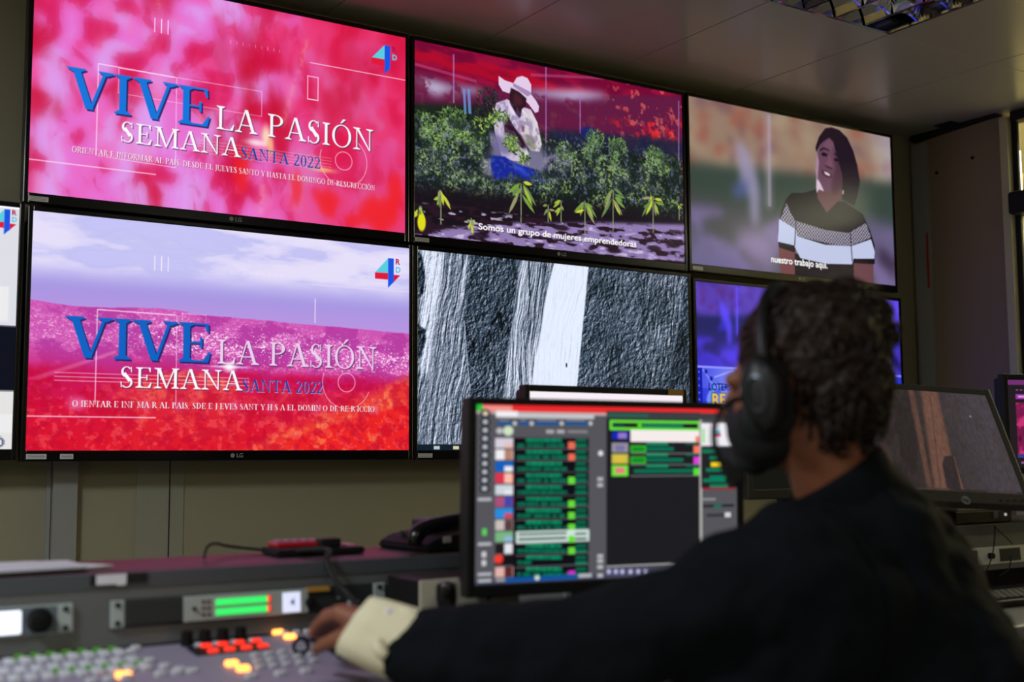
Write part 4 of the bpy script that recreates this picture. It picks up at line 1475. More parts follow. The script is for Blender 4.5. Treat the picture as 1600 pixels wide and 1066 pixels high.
def light_fixture(x0, x1, y0, y1, label):
    t = thing('louvre_light', label, 'ceiling light', ((x0 + x1) / 2, (y0 + y1) / 2, ZC), group='recessed ceiling lights')
    w, d = x1 - x0, y0 - y1
    f = MB()
    for s in (-1, 1):
        f.box((s * (w / 2 - .008), 0, .028), (.012, d - .006, .06))
        f.box((0, s * (d / 2 - .008), .028), (w - .03, .012, .06))
    f.build('frame', M['louvre'], t, False)
    MB().box((0, 0, .10), (w - .02, d - .02, .015)).build('reflector', M['darkfix'], t, False)
    for k in range(4):
        MB().lathe([(.013, -d / 2 + .05), (.013, d / 2 - .05)], ((k - 1.5) * w / 4, 0, .075), (0, 1, 0), 14).build('tube', M['tube'], t)
    # parabolic blades along, v-shaped cross blades
    n = 4
    for k in range(1, n):
        x = -w / 2 + w * k / n
        b = MB()
        pr = [(x - .022, .055), (x - .009, .028), (x - .002, -.002), (x + .002, -.002), (x + .009, .028), (x + .022, .055)]
        b.prism(pr, (-d / 2 + .02, d / 2 - .02), 'y')
        b.build('long_blade', M['louvre'], t, False)
    m_ = int(d / .12)
    for k in range(1, m_):
        y = -d / 2 + d * k / m_
        b = MB()
        for s in range(n):
            xa, xb = -w / 2 + w * s / n + .012, -w / 2 + w * (s + 1) / n - .012
            nn = 8
            for q_ in range(nn):          # scalloped lower edge of each cross blade
                u0, u1 = q_ / nn, (q_ + 1) / nn
                z0, z1 = .022 * math.sin(PI * u0), .022 * math.sin(PI * u1)
                X0, X1 = xa + (xb - xa) * u0, xa + (xb - xa) * u1
                v = [b.bm.verts.new(p) for p in ((X0, y - .004, z0), (X1, y - .004, z1), (X1, y - .016, .055), (X0, y - .016, .055),
                                                 (X0, y + .004, z0), (X1, y + .004, z1), (X1, y + .016, .055), (X0, y + .016, .055))]
                for fc in ((0, 1, 2, 3), (7, 6, 5, 4), (0, 4, 5, 1)):
                    b.bm.faces.new([v[i_] for i_ in fc])
        me = bpy.data.meshes.new('cross_blade')
        b.bm.to_mesh(me)
        b.bm.free()
        link('cross_blade', me, M['louvre'], t)
    return t


light_fixture(2.153, 2.747, -.782, -1.978, 'mirror louvre ceiling light at the top edge, above the wall of screens')

# right wall: laminate panel, cover strips, then a glazed opening into the next room
struct('wall_right', MB().box((XR + .05, -.115, ZC / 2), (.1, .50, ZC)).box((XR + .05, -4.2, ZC / 2), (.1, 2.8, ZC)).box((XR + .05, -1.6, .45), (.1, 2.5, .9)), M['wallside'])
o = struct('trim_1', MB().box((XR - .012, .075, ZC / 2 - .02), (.024, .085, ZC - .05)).box((XR - .020, .035, ZC / 2 - .02), (.022, .012, ZC - .05)), M['walltrim'])
struct('trim_2', MB().box((XR - .004, -.385, ZC / 2 - .012), (.05, .038, ZC - .025)), M['cream'])
# black strip in place of the shaded gap above the panel, ceiling edge broken away
struct('gap_shade_strip', MB().prism([(.10, 2.564), (-.36, 2.564), (-.36, 2.556), (-.1, 2.546), (.10, 2.535)], (XR - .045, XR - .002), 'x').box((XR - .06, -.13, 2.561), (.09, .09, .006)), M['blackgap'])
# cover strips on the screen wall
struct('trim_4', MB().box((.135, YW - .012, .9), (.068, .03, 1.8)).box((.092, YW - .003, .9), (.012, .01, 1.8)), M['walltrim'])
struct('trim_5', MB().box((.42, YW - .001, .9), (.145, .006, 1.8)), mat('olive_cover_strip', (150, 150, 132), .6))
struct('trim_6', MB().box((.448, YW - .0035, .9), (.003, .004, 1.8)).box((1.9, YW - .0005, .9), (.003, .004, 1.8)), M['blackgap'])
struct('trim_7', MB().box((-.28, YW - .02, 1.75), (.05, .05, .09), .006).box((-.28, YW - .008, 1.3), (.03, .02, 1.0)), mat('dark_conduit', (72, 66, 58), .6))
struct('baseboard_back', MB().box((.6, YW - .008, .05), (6.9, .016, .1)), M['blackgap'])
sc = MB()
for (y_, z_) in ((-.01, 2.37), (-.205, 2.40)):
    sc.lathe([(.008, 0), (.008, .004)], (XR - .001, y_, z_), (-1, 0, 0), 12)
tag(sc.build('wall_screw', M['hole']), 'two dark screw holes in the upper brown side panel', 'screw holes', kind='structure')
rt = MB().box((XR - .0335, .035, 1.96), (.003, .010, .26)).build('red_tape', M['bandred'])
tag(rt, 'narrow strip of red tape on the corner trim of the right wall', 'tape')

# glazed opening (the window to the next room)
w = MB()
w.box((XR + .010, -.418, 1.735), (.020, .028, 1.63), .004)
w.box((XR + .02, -1.62, 2.54), (.07, 2.42, .045), .004)
w.box((XR + .02, -1.62, .93), (.07, 2.42, .06), .004)
w.box((XR + .02, -2.82, 1.735), (.07, .05, 1.63), .004)
w.box((XR - .005, -1.62, 2.145), (.11, 2.42, .10), .012)
w.box((XR + .02, -1.62, 1.735), (.06, .05, 1.63), .004)
win = struct('window_1', w, M['blackgap'])
MB().box((XR + .022, -1.62, 1.738), (.006, 2.38, 1.58)).build('pane', M['glass'], win, False)
struct('wall_next_room', MB().box((5.6, -1.5, ZC / 2), (.1, 5.0, ZC)).box((4.85, .65, ZC / 2), (1.6, .1, ZC)).box((4.85, -4.0, ZC / 2), (1.6, .1, ZC)), M['nextwall'])
struct('floor_next_room', MB().box((5.6, -1.7, -.05), (.9, 5.0, .1)), M['floor'])
struct('ceiling_next_room', MB().box((5.6, -1.7, ZC + .03), (.9, 5.0, .02)), M['nextwall'])

# ------------------------------------------------------------------ the screens on the wall
H_ = TVW * 9 / 16


def television(key, pic, label, sticker=1, cut=None):
    x, z = TV[key]
    cx, cz = (x + .5) * TVW, 1.08 + (z + 9 / 32) * TVW
    t = thing('television', label, 'television', (cx, 0, cz), group='wall of large televisions')
    b1, bt, bb = .0145, .0145, .031
    W2, H2 = TVW / 2, H_ / 2
    fr = MB()
    fr.box((-(W2 + b1 / 2), .012, (bt - bb) / 2), (b1, .034, H_ + bt + bb), .003)
    fr.box(((W2 + b1 / 2), .012, (bt - bb) / 2), (b1, .034, H_ + bt + bb), .003)
    fr.box((0, .012, H2 + bt / 2), (TVW + .001, .034, bt), .003)
    fr.box((0, .012, -(H2 + bb / 2)), (TVW + .001, .034, bb), .003)
    fr.build('bezel', M['bezel'], t, False)
    MB().box((0, .045, -.004), (TVW + .02, .034, H_ + .03), .006).box((0, .075, -.02), (TVW * .55, .03, H_ * .6), .008).build('back_shell', M['bezelm'], t, False)
    MB().box((0, .104, 0), (.42, .03, .30), .003).build('wall_bracket', M['hole'], t, False)
    screen_mesh('screen', pic, TVW, H_, t, -.001)
    # maker's mark: small disc and two letters
    me = text_mesh('LG', .018, 0.0004)
    me.transform(Matrix.Translation((.006, -.0058, -(H2 + .0215))) @ Matrix.Rotation(PI / 2, 4, 'X'))
    bm = bmesh.new()
    bm.from_mesh(me)
    q = bmesh.ops.create_circle(bm, cap_ends=True, radius=.0068, segments=20)
    bmesh.ops.rotate(bm, verts=q['verts'], cent=(0, 0, 0), matrix=Matrix.Rotation(PI / 2, 3, 'X'))
    bmesh.ops.translate(bm, verts=q['verts'], vec=(-.006, -.0057, -(H2 + .0155)))
    bm.to_mesh(me)
    bm.free()
    link('maker_logo', me, M['logo'], t)
    for k in range(sticker):
        sx = -W2 + (.028 if k == 0 else .110)
        sw = .054 if k == 0 else .036
        s = MB().box((sx, -.0057, -(H2 + .017)), (sw, .001, .014)).build('inventory_sticker', M['sticker'], t, False)
        ink = MB()
        for r_ in range(3):
            ink.box((sx, -.0064, -(H2 + .013 + r_ * .0038)), (sw * .86, .0004, .0011))
        ink.build('print', M['stickerink'], s, False)
    return t


television('A', pic_magenta(), 'television in the upper left showing a pink title slide in blue and white lettering')
television('B', pic_field(), 'television in the middle of the upper row showing a farm worker in a white hat')
television('C', pic_woman(), 'upper right television showing a woman in a black and white striped shirt')
television('D', pic_coast(), 'television of the lower row showing the title slide over a red and lilac coast', sticker=2)
television('E', pic_rock(), 'television in the middle of the lower row showing a grey streaked rock face')
television('F', pic_blue(), 'lower right television with a blue tinted picture above a lottery banner, behind the operator')
television('X', pic_page_fine(), 'television at the left edge showing a white page with a dark band')

# ------------------------------------------------------------------ the long console
ZS = .877
ZD = .7055           # worktop height
t = thing('control_console', 'long grey control room console with dark laminate shelf below the screens', 'desk', (1.1, -1.7, 0))


def L_(x, y, z):
    return (x - 1.1, y + 1.7, z)


CX0, CX1 = -1.6, 3.3
CL = CX1 - CX0
CM = (CX0 + CX1) / 2
MB().box(L_(CM, -1.510, ZS - .012), (CL, .235, .022), .003).build('shelf', M['shelf'], t, False)
lp = MB().prism([(.0, -.002), (.0, -.026), (.012, -.026), (.012, -.002)], (CX0 - 1.1, CX1 - 1.1), 'x')
for v in lp.bm.verts:
    v.co.y += -1.64 + 1.7
    v.co.z += ZS
lp.build('shelf_edge', M['lip'], t, False)
# sloping rack face
fm = MB().prism([(.062, ZS - .026), (.055, .762), (.085, .758), (.092, ZS - .026)], (CX0 - 1.1, CX1 - 1.1), 'x')
for v in fm.bm.verts:
    v.co.y += .0
fm.build('rack_fascia', M['fascia'], t, False)
MB().box(L_(CM, -1.80, .690), (CL, .50, .03), .006).build('worktop', M['desk'], t, False)
cs = MB()
for x in (CX0 + .02, -.2, .9, 2.0, CX1 - .02):
    cs.box(L_(x, -1.66, .337), (.03, .52, .674), .002)
cs.box(L_(CM, -1.42, .43), (CL, .02, .86))
cs.build('carcass', M['carcass'], t, False)

YF = -1.640          # where the rack face stands (front)


def ypl(px, py, y=YF):
    return on(px, py, 1, y)


# rack unit with the audio level meters
P0, P1 = ypl(160, 938), ypl(591, 925)
mx0, mx1 = -.197, .279
mz = .8115


def rack_unit(name, label, x0, x1, z, face_m, y=YF, hh=.0435, earw=.022):
    r = thing(name, label, 'rack unit', ((x0 + x1) / 2, y, z), group=None, rot=(-.07, 0, 0))
    w_ = x1 - x0
    MB().box((0, -.003, 0), (w_, .006, hh), .0012).build('face_plate', face_m, r, False)
    for s in (-1, 1):
        e = MB().box((s * (w_ / 2 - earw / 2), -.0075, 0), (earw, .004, hh - .001), .0015).build('rack_ear', M['rackface'], r, False)
        for v in (-1, 1):
            MB().lathe([(.0042, 0), (.0042, .0022), (.003, .003)], (s * (w_ / 2 - earw / 2), -.0095, v * .014), (0, -1, 0), 14).build('screw', M['hole'], e)
    return r


r = rack_unit('audio_meter_unit', 'rack audio monitor with two green bar meters and a small white display', mx0, mx1, mz, M['rackdark'])
cxm = (mx0 + mx1) / 2


def lx(x):
    return x - cxm


MB().box((lx(.025), -.0085, 0), (.215, .005, .0405), .0012).build('meter_panel', M['rackface'], r, False)
MB().box((lx(-.127), -.0075, 0), (.095, .006, .040), .003).build('grille', M['rackdark'], r, False)
MB().lathe([(.0035, 0), (.003, .004)], (lx(-.065), -.011, .0), (0, -1, 0), 14).build('jack', M['hole'], r)
for row in (0, 1):
    z = .0075 - row * .0155
    bar = MB()
    n = 26
    for k in range(n):
        bar.box((lx(-.028 + k * .0034), -.0115, z), (.0029, .002, .0105))
    bar.build('level_meter', mat('green_led', (52, 214, 100), .4, emit=1.0), r, False)
    MB().box((lx(-.028 + n * .0034 + .0012), -.0115, z), (.0050, .002, .0105)).build('peak_light', mat('red_led', (255, 70, 40), .4, emit=1.0), r, False)
kk = MB()
for a in range(2):
    for b_ in range(3):
        kk.box((lx(-.050 + a * .009), -.0115, .010 - b_ * .010), (.006, .002, .0055), .0008)
kk.build('meter_buttons', mat('dim_red_key', (92, 66, 66), .5), r, False)
MB().box((lx(.102), -.0115, -.001), (.032, .002, .033), .0008).build('display', mat('pale_display', (205, 212, 236), .4, emit=.9), r, False)
me = text_mesh('4', .016, .0004)
me.transform(Matrix.Translation((lx(.099), -.0128, -.006)) @ Matrix.Rotation(PI / 2, 4, 'X'))
link('display_digit', me, mat('blue_print', (70, 70, 190), .5), r)
MB().lathe([(.0095, 0), (.0095, .008), (.008, .011)], (lx(.136), -.0095, -.0035), (0, -1, 0), 24).build('volume_knob', M['knob'], r)
MB().box((lx(.150), -.0102, .018), (.045, .0012, .0085)).build('ochre_tape', M['amber'], r, False)
MB().lathe([(.003, 0), (.003, .003)], (lx(.190), -.0065, 0), (0, -1, 0), 12).build('toggle', M['silver'], r)

r = rack_unit('intercom_unit', 'rack unit at the left edge with a glowing white display and large black knob', -.735, -.253, .8115, M['rackface'])
cxm = (-.735 - .253) / 2
MB().box((lx(-.385), -.0085, -.001), (.115, .004, .034), .002).build('display', mat('white_display', (236, 240, 255), .4, emit=1.2), r, False)
k_ = MB().lathe([(.0185, 0), (.0185, .010), (.0165, .014), (.0165, .018), (.014, .020)], (lx(-.302), -.007, 0), (0, -1, 0), 32).build('rotary_knob', M['knob'], r)
MB().box((lx(-.385), -.0065, 0), (.125, .003, .040), .001).box((lx(-.30), -.0062, 0), (.05, .003, .040), .001).build('dark_band', mat('slate_face', (96, 106, 112), .4), r, False)

r = rack_unit('amplifier_unit', 'white rack unit with black grille under the tilted monitor on the right', 1.74, 2.222, .797, mat('white_rack_face', (206, 208, 196), .45))
cxm = (1.74 + 2.222) / 2
MB().box((lx(2.075), -.0065, 0), (.085, .003, .032), .001).build('grille', M['rackdark'], r, False)
MB().box((lx(1.90), -.0065, 0), (.085, .003, .032), .001).build('grille', M['rackdark'], r, False)
MB().lathe([(.008, 0), (.007, .012)], (lx(1.99), -.007, 0), (0, -1, 0), 20).build('knob', M['knob'], r)

xe = ypl(893, 935).x
r = rack_unit('blank_rack_panel', 'plain silver rack panel low behind the foot of the operator monitor', xe - .483, xe, .785, mat('pale_silver_face', (196, 198, 202), .35, metal=.3))

# label strip stuck to the shelf edge
s = MB().box((0, 0, 0), (.088, .0015, .0155)).build('label_holder', M['blackgap'])
s.location = (-.183, -1.6412, .866)
tag(s, 'black label strip with a torn white tag on the shelf edge', 'label')
MB().box((-.012, -.0015, 0), (.046, .0015, .0150)).box((.003, -.0016, -.007), (.014, .0014, .007), .001).build('paper_tag', mat('white_tag', (226, 226, 232), .6), s, False)

# papers on the shelf
pp = MB()
pp.prism([(-.28, .13), (-.06, .10), (-.02, .02), (.03, -.06), (-.02, -.085), (-.30, -.10)], (0, .004), 'z')
o = pp.build('paper_sheets', M['paper'], None, False)
o.location = (-.20, -1.50, ZS + .0005)
tag(o, 'loose white sheets lying on the shelf at the left end', 'paper')
pq = MB().prism([(-.30, .08), (.0, .04), (.0, -.10), (-.30, -.13)], (0, .003), 'z')
o2 = pq.build('sheet', mat('white_paper_b', (190, 188, 200), .8), o, False)
o2.location = (-.02, .0, .0045)

# red and black control surface lying on the shelf
t = thing('macro_keypad', 'small black and red desktop controller lying on the shelf', 'controller', (.215, -1.475, ZS), -.05)
MB().prism([(-.085, -.055), (.085, -.055), (.080, .055), (-.080, .055)], (0, .012), 'z', .003).build('base', M['bezelm'], t, False)
MB().box((-.012, .012, .017), (.120, .055, .010), .003).build('red_top', M['red'], t, False)
MB().box((.025, -.020, .020), (.040, .030, .016), .003).build('dark_block', M['bezelm'], t, False)
kk = MB()
for a in range(5):
    kk.box((-.058 + a * .017, .018, .0235), (.012, .026, .004), .001)
kk.build('keys', mat('pink_grey_keys', (150, 110, 130), .4), t, False)
kk = MB()
for a in range(3):
    kk.box((.058 + a * .009, .0, .0135), (.006, .05, .003), .0005)
kk.build('side_keys', mat('pale_pink_keys', (190, 120, 140), .4), t, False)

# its cable looping over the rack down to the mixer
cb_pts = [(.135, -1.43, .884), (.07, -1.42, .893), (.035, -1.47, .903), (.010, -1.50, .903), (.002, -1.505, .893), (-.002, -1.51, .881)]
c1 = MB().tube(cb_pts, .0028, 8, 3).build('thin_cable', M['blackgap'])
tag(c1, 'thin black cable arching out of the shelf beside the red controller', 'cable')
q1 = [at(316, 862, 1.98), at(345, 853, 1.98)]
cb2 = [(.155, -1.50, .884), (.20, -1.60, .894), ypl(508, 872, -1.66), ypl(520, 905, -1.68), ypl(545, 930, -1.70), ypl(560, 946, -1.74), ypl(566, 975, -1.80), ypl(566, 1000, -1.84)]
c2 = MB().tube(cb2, .0052, 10, 3).build('thick_cable', M['blackgap'])
tag(c2, 'thick black cable hanging from the shelf down behind the hand', 'cable')

# desk phone on the shelf
t = thing('desk_phone', 'black desk telephone on the shelf left of the operator monitor', 'telephone', (.475, -1.50, ZS), .05)
MB().prism([(-.088, 0), (.110, 0), (.110, .030), (.05, .038), (-.06, .026), (-.088, .012)], (-.095, .09), 'y', .004).build('base', mat('phone_black', (10, 10, 11), .6, spec=.2), t, False)
h = MB()
h.tube([(-.100, -.070, .014), (-.097, -.066, .030), (-.080, -.066, .043), (-.045, -.066, .052), (0, -.066, .058), (.045, -.066, .058), (.095, -.066, .050), (.106, -.066, .036)], [.012, .017, .015, .012, .0115, .012, .016, .012], 14, 2)
h.build('handset', M['bezel'], t)
MB().box((.02, .02, .046), (.10, .08, .022), .005).build('display', mat('phone_display', (34, 34, 36), .4), t, False)
MB().box((-.045, -.096, .022), (.018, .002, .012), .001).build('card', mat('pale_card', (150, 148, 140), .5), t, False)
kk = MB()
for a in range(3):
    for b_ in range(4):
        kk.box((-.060 + a * .015, -.015 + b_ * .018, .030 + a * .0018), (.011, .012, .008), .001)
kk.build('keys', mat('phone_keys', (34, 35, 38), .4), t, False)

# panel and box right of the mixer
t = thing('camera_controller', 'black camera control panel with a ringed joystick right of the mixer', 'controller', (.435, -1.80, ZD))
MB().box((-.060, 0, .038), (.25, .27, .074), .005).build('panel_body', M['bezelm'], t, False)
jx, jy, jz = -.150, -.055, .075
MB().lathe([(.030, 0), (.030, .007), (.024, .009), (.026, .014), (.019, .017), (.021, .021), (.013, .024), (.012, .028)], (jx, jy, jz), n=28).build('boot', M['knob'], t)
jk = MB().lathe([(.011, .026), (.015, .031), (.0175, .042), (.0175, .062), (.015, .068), (.006, .071)], (jx, jy, jz), n=28).build('joystick', M['bezel'], t)
MB().box((-.172, -.075, .0765), (.012, .008, .003), .001).build('lamp', mat('green_lamp', (110, 190, 60), .4, emit=.6), t, False)
t = thing('speaker_box', 'black box with an ivory front behind the joystick', 'speaker', (.370, -1.730, ZD + .0755))
MB().box((0, .0, .034), (.20, .115, .068), .003).build('housing', M['bezelm'], t, False)
MB().box((0, -.0595, .034), (.198, .004, .066), .001).build('front_panel', M['ivory'], t, False)
MB().lathe([(.004, 0), (.004, .002)], (.02, -.0615, .056), (0, -1, 0), 12).build('port', M['hole'], t)
MB().box((.035, -.062, .030), (.008, .002, .020), .001).build('switch', M['hole'], t, False)

# ------------------------------------------------------------------ the vision mixer
MZ = .760
sl = .10
t = thing('vision_mixer', 'purple grey vision mixer with rows of lit keys under the operator hand', 'mixing desk', (-.12, -1.648, MZ), rot=(0, 0, 0))
tilt = Matrix.Rotation(math.atan(sl), 3, 'X')


def mxp(px, py):
    """local point on the mixer's sloping face"""
    d = ray(px, py)
    k = (MZ + sl * (CAM[1] + 1.648) - CAM[2]) / (d[2] - sl * d[1])
    p = CAM + k * d
    return p[0] + .12, p[1] + 1.648


bd = MB().prism([(-.006, 0), (-.006, -.053), (-.295, -.053), (-.298, -.050), (-.297, -.0297)], (-.62, .335), 'x', .002)
bd.build('body', M['mixer'], t, False)
mb = MB().box((0, 0, 0), (.0150, .0115, .008), .0022)
BME = mb.mesh('key', True)
keys = {}


def key(x, y, m, sx=1.0, sy=1.0, label=None):
    kx = (m.name, round(sx, 1), round(sy, 1))
    if kx not in keys:
        me = BME.copy()
        me.materials.append(m)
        for v in me.vertices:
            v.co.x *= sx
            v.co.y *= sy
        keys[kx] = me
    o = bpy.data.objects.new('key', keys[kx])
    COL.objects.link(o)
    o.parent = t
    o.location = (x, y, sl * y + .003)
    o.rotation_euler = (math.atan(sl), 0, 0)
    if label:
        o['label'] = label
    return o


B, G, RD, AM = M['button'], M['buttong'], M['buttonr'], M['buttona']
rows = [(-.030, 0, 14, B), (-.046, 0, 14, B), (-.080, .006, 14, B), (-.096, .006, 14, B), (-.122, .012, 13, B), (-.138, .012, 13, B)]
for (y, off, n, m) in rows:
    for k in range(n):
        x = .028 + off - k * .0225 if True else 0
        x = -.072 + off - k * .0225
        key(x, y, m)
for k in range(7):
    key(-.076 - k * .0225, -.012, G, .95, .6, 'dim green key')
for k in range(6):
    key(-.062 - k * .0235, -.112 + .003, G, .9, .5, 'dim green key')
for k in range(6):
    if k == 2:
        continue
    key(-.028 - k * .0240, -.178, B)
for p in ((-.045, -.100), (-.034, -.140), (-.020, -.165), (-.042, -.020), (-.052, -.034)):
    key(p[0], p[1], B)
o = key(*mxp(193, 1058), AM, 1.4, 1.3, 'glowing amber key')
for p in ((362, 1040), (380, 1048), (433, 990), (453, 998)):
    key(*mxp(*p), AM, 1.25, 1.2, 'glowing amber key')
for k in range(4):
    for j in range(2):
        x, y = mxp(322 + k * 26 + j * 11, 1013 - k * 2.6 + j * 8)
        key(x, y, RD, 1.12, .95, 'red lit key')
bk = MB()
c0 = mxp(355, 1014)
bk.box((c0[0], c0[1] - .004, sl * c0[1] + .0008), (.118, .052, .002), .0006, tilt)
bk.build('key_plate', M['bezelm'], t, False)
for k in range(4):
    x, y = mxp(292 + k * 28, 1010 - k * 2.4)
    MB().lathe([(.0095, 0), (.009, .022), (.007, .024)], (x, y, sl * y), (0, 0, 1), 18).build('rotary_knob', M['knob'], t)
    key(x + .014, y - .014, B, .7, .8)
for j in range(3):
    for k in range(5):
        x, y = mxp(398 + k * 21 + j * 4, 1028 - k * 2.6 + j * 9)
        key(x, y, B, .85, .72)
for j in range(2):
    for k in range(4):
        x, y = mxp(446 + k * 17, 983 + j * 10 - k * 1.5)
        key(x, y, B, .8, .7)
for p in ((438, 1056), (478, 1052), (392, 1060), (470, 1004), (300, 1052)):
    x, y = mxp(*p)
    key(x, y, B, 1.15, 1.0)
# ring pointer and fader lever
x, y = mxp(470, 1024)
rg = MB()
rg.tube([(x + .012 * math.cos(a), y, sl * y + .014 + .012 * math.sin(a)) for a in [2 * PI * k / 24 for k in range(25)]], .0035, 8)
rg.build('pointer_ring', M['knob'], t)
MB().box((.236, -.125, sl * -.125 + .001), (.016, .15, .002), .0006, tilt).build('fader_slot', M['bezelm'], t, False)
lv = MB()
for s in (-1, 1):
    lv.box((.236 + s * .010, -.185, sl * -.185 + .022), (.0035, .016, .048), .001)
lv.lathe([(.0065, -.016), (.0065, .016)], (.236, -.185, sl * -.185 + .047), (1, 0, 0), 18)
lv.build('fader_lever', M['knob'], t, True)
MB().box((.297, -.15, sl * -.15 + .0008), (.05, .24, .0012), .0004, tilt).build('purple_panel', mat('dark_purple_panel', (70, 42, 78), .4), t, False)

# ------------------------------------------------------------------ desk monitors


def monitor(name, label, cat, F, w, h, pic, frame_m, fr=(.012, .014, .020), stand_z=ZD, thick=.045, base=True, mark=None, stand_off=(0, .09), neck_m=None, round_base=False, basew=.24):
    t = thing(name, label, cat)
    t.matrix_world = F.matrix
    sd, tp, bt = fr
    f = MB()
    f.box((-(w / 2 + sd / 2), .012, (tp - bt) / 2), (sd, .03, h + tp + bt), .003)
    f.box(((w / 2 + sd / 2), .012, (tp - bt) / 2), (sd, .03, h + tp + bt), .003)
    f.box((0, .012, h / 2 + tp / 2), (w + .002, .03, tp), .003)
    f.box((0, .012, -(h / 2 + bt / 2)), (w + .002, .03, bt), .003)
    f.build('bezel', frame_m, t, False)
    MB().box((0, .012 + thick / 2, 0), (w + sd, thick, h + tp), .010).build('back_shell', M['bezelm'], t, False)
    screen_mesh('screen', pic, w, h, t, -.0005)
    if base:
        Mi = F.matrix.inverted()
        wpos = F.matrix @ Vector((0, thick + .02, -h * .2))
        foot = Vector((wpos.x, wpos.y, stand_z))
        fwd_ = (F.matrix.to_3x3() @ Vector((0, 1, 0)))
        fwd_.z = 0
        fwd_.normalize()
        foot = foot + fwd_ * .03
        q = MB()
        ang = math.atan2(-fwd_.x, fwd_.y)
        if round_base:
            q.lathe([(basew / 2, 0), (basew / 2, .008), (basew / 2 - .01, .014)], foot, (0, 0, 1), 40)
        else:
            q.box(foot + Vector((0, 0, .007)) - fwd_ * .03, (basew, .17, .014), .004, Matrix.Rotation(ang, 3, 'Z'))
        q.bm.transform(Mi)
        q.build('stand_base', neck_m or M['bezelm'], t, False)
        q = MB().box((foot + wpos) / 2, (.075, .028, (wpos.z - stand_z)), .006, Matrix.Rotation(ang, 3, 'Z'))
        q.bm.transform(Mi)
        q.build('stand_neck', M['bezelm'], t, False)
    if mark:
        me = text_mesh(mark[0], mark[1], mark[1] * .03)
        xs_ = [v.co.x for v in me.vertices]
        me.transform(Matrix.Translation((mark[2] - (max(xs_) + min(xs_)) / 2, -.0042, -(h / 2 + mark[3]))) @ Matrix.Rotation(PI / 2, 4, 'X'))
        link('maker_logo', me, mark[4], t)
    return t


monitor('computer_monitor', 'black monitor with the green playout list right in front of the operator', 'monitor', DELL, .531, .299, pic_playout(), M['bezelm'],
        fr=(.0155, .012, .021), mark=('DELL', .017, .052, .017, M['logo']), basew=.22)
t = monitor('computer_monitor', 'wide dark grey monitor leaning back with a dim rock picture, right of the operator', 'monitor', HPM, .531, .299, pic_dim_rock(), M['oliveb'],
            fr=(.018, .018, .032), stand_z=ZS, thick=.035, neck_m=M['silver'], round_base=True)
hx, hy = HPM(1508, 783)
hx, hz = (hx / 16 - .5) * .531, (.5 - hy / 9) * .299
MB().lathe([(.0115, 0), (.0115, .0012)], (hx, -.003, hz), (0, -1, 0), 28).build('logo_disc', M['silver'], t)
me = text_mesh('hp', .016, .0003)
me.transform(Matrix.Translation((hx - .0085, -.0046, hz - .0045)) @ Matrix.Rotation(PI / 2, 4, 'X'))
link('maker_logo', me, M['bezelm'], t)
bt_ = MB()
for k in range(4):
    x_, y_ = HPM(1563 + k * 11, 783.5)
    bt_.box(((x_ / 16 - .5) * .531, -.0035, (.5 - y_ / 9) * .299), (.008, .002, .002))
bt_.build('buttons', M['hole'], t, False)
C1 = plane_uv((1.130, -1.20, 1.075), 0, 0, 0, .477, .268)
t = monitor('computer_monitor', 'black monitor showing a white bar, half hidden behind the operator monitor', 'monitor', C1, .477, .268, pic_whitebar(), M['bezelm'],
            fr=(.014, .016, .020), stand_z=.7605)
MB().box((.213, -.0045, .134 + .008), (.05, .001, .014)).build('ochre_label', M['amber'], t, False)
F2 = plane_uv((1.66, -1.365, 1.088), 0, .0, 0, .42, .236)
monitor('computer_monitor', 'dark switched off monitor behind the head of the operator', 'monitor', F2, .42, .236, Canvas(6, base=(20, 20, 17)), M['oliveb'], fr=(.018, .018, .026), stand_z=.7605)
F3 = plane_uv((2.82, -1.375, 1.148), -.30, .0, 0, .477, .268)
monitor('computer_monitor', 'monitor at the right edge showing a magenta picture', 'monitor', F3, .477, .268, pic_mag2(), M['bezelm'], fr=(.016, .018, .020), stand_z=.76, thick=.05)

# table behind the console
t = thing('back_table', 'low table standing behind the console under the rear monitors', 'table', (1.95, -1.03, 0))
MB().box((0, 0, .745), (2.66, .60, .03), .004).build('table_top', M['desk'], t, False)
for sx in (-1, 1):
    for sy in (-1, 1):
        MB().box((sx * 1.28, sy * .26, .365), (.04, .04, .73), .003).build('leg', M['carcass'], t, False)

# right end: black device, papers, keyboard, wires
t = thing('media_box', 'flat black device on the shelf under the tilted monitor', 'device', (2.02, -1.555, ZS))
MB().box((0, 0, .0165), (.23, .12, .032), .003).build('housing', M['bezelm'], t, False)
MB().lathe([(.004, 0), (.004, .003)], (.085, -.061, .02), (0, -1, 0), 12).build('indicator', mat('pale_light', (210, 215, 220), .3, emit=.5), t)
MB().box((.045, -.0605, .02), (.02, .002, .018), .0008).build('port', mat('slate_port', (84, 88, 110), .4), t, False)
o = MB().prism([(-.28, -.05), (.28, -.07), (.30, .07), (-.27, .06)], (0, .013), 'z', .001).build('paper_pad', mat('cream_paper', (196, 192, 170), .8), None, False)
o.location = (2.20, -1.560, ZS + .0335)
tag(o, 'cream paper pad lying on the flat black device', 'paper')
kb = thing('keyboard', 'black keyboard on the worktop at the right edge', 'keyboard', (1.93, -1.80, ZD), -.06)
MB().box((0, 0, .009), (.42, .14, .016), .004).build('case', M['bezelm'], kb, False)
kmesh = MB().box((0, 0, 0), (.0155, .0155, .007), .0015).mesh('key', False)
kmesh.materials.append(mat('keyboard_key', (58, 60, 62), .4))
for a in range(18):
    for b_ in range(5):
        o = bpy.data.objects.new('key', kmesh)
        COL.objects.link(o)
        o.parent = kb
        o.location = (-.187 + a * .022, -.05 + b_ * .0235, .0205)
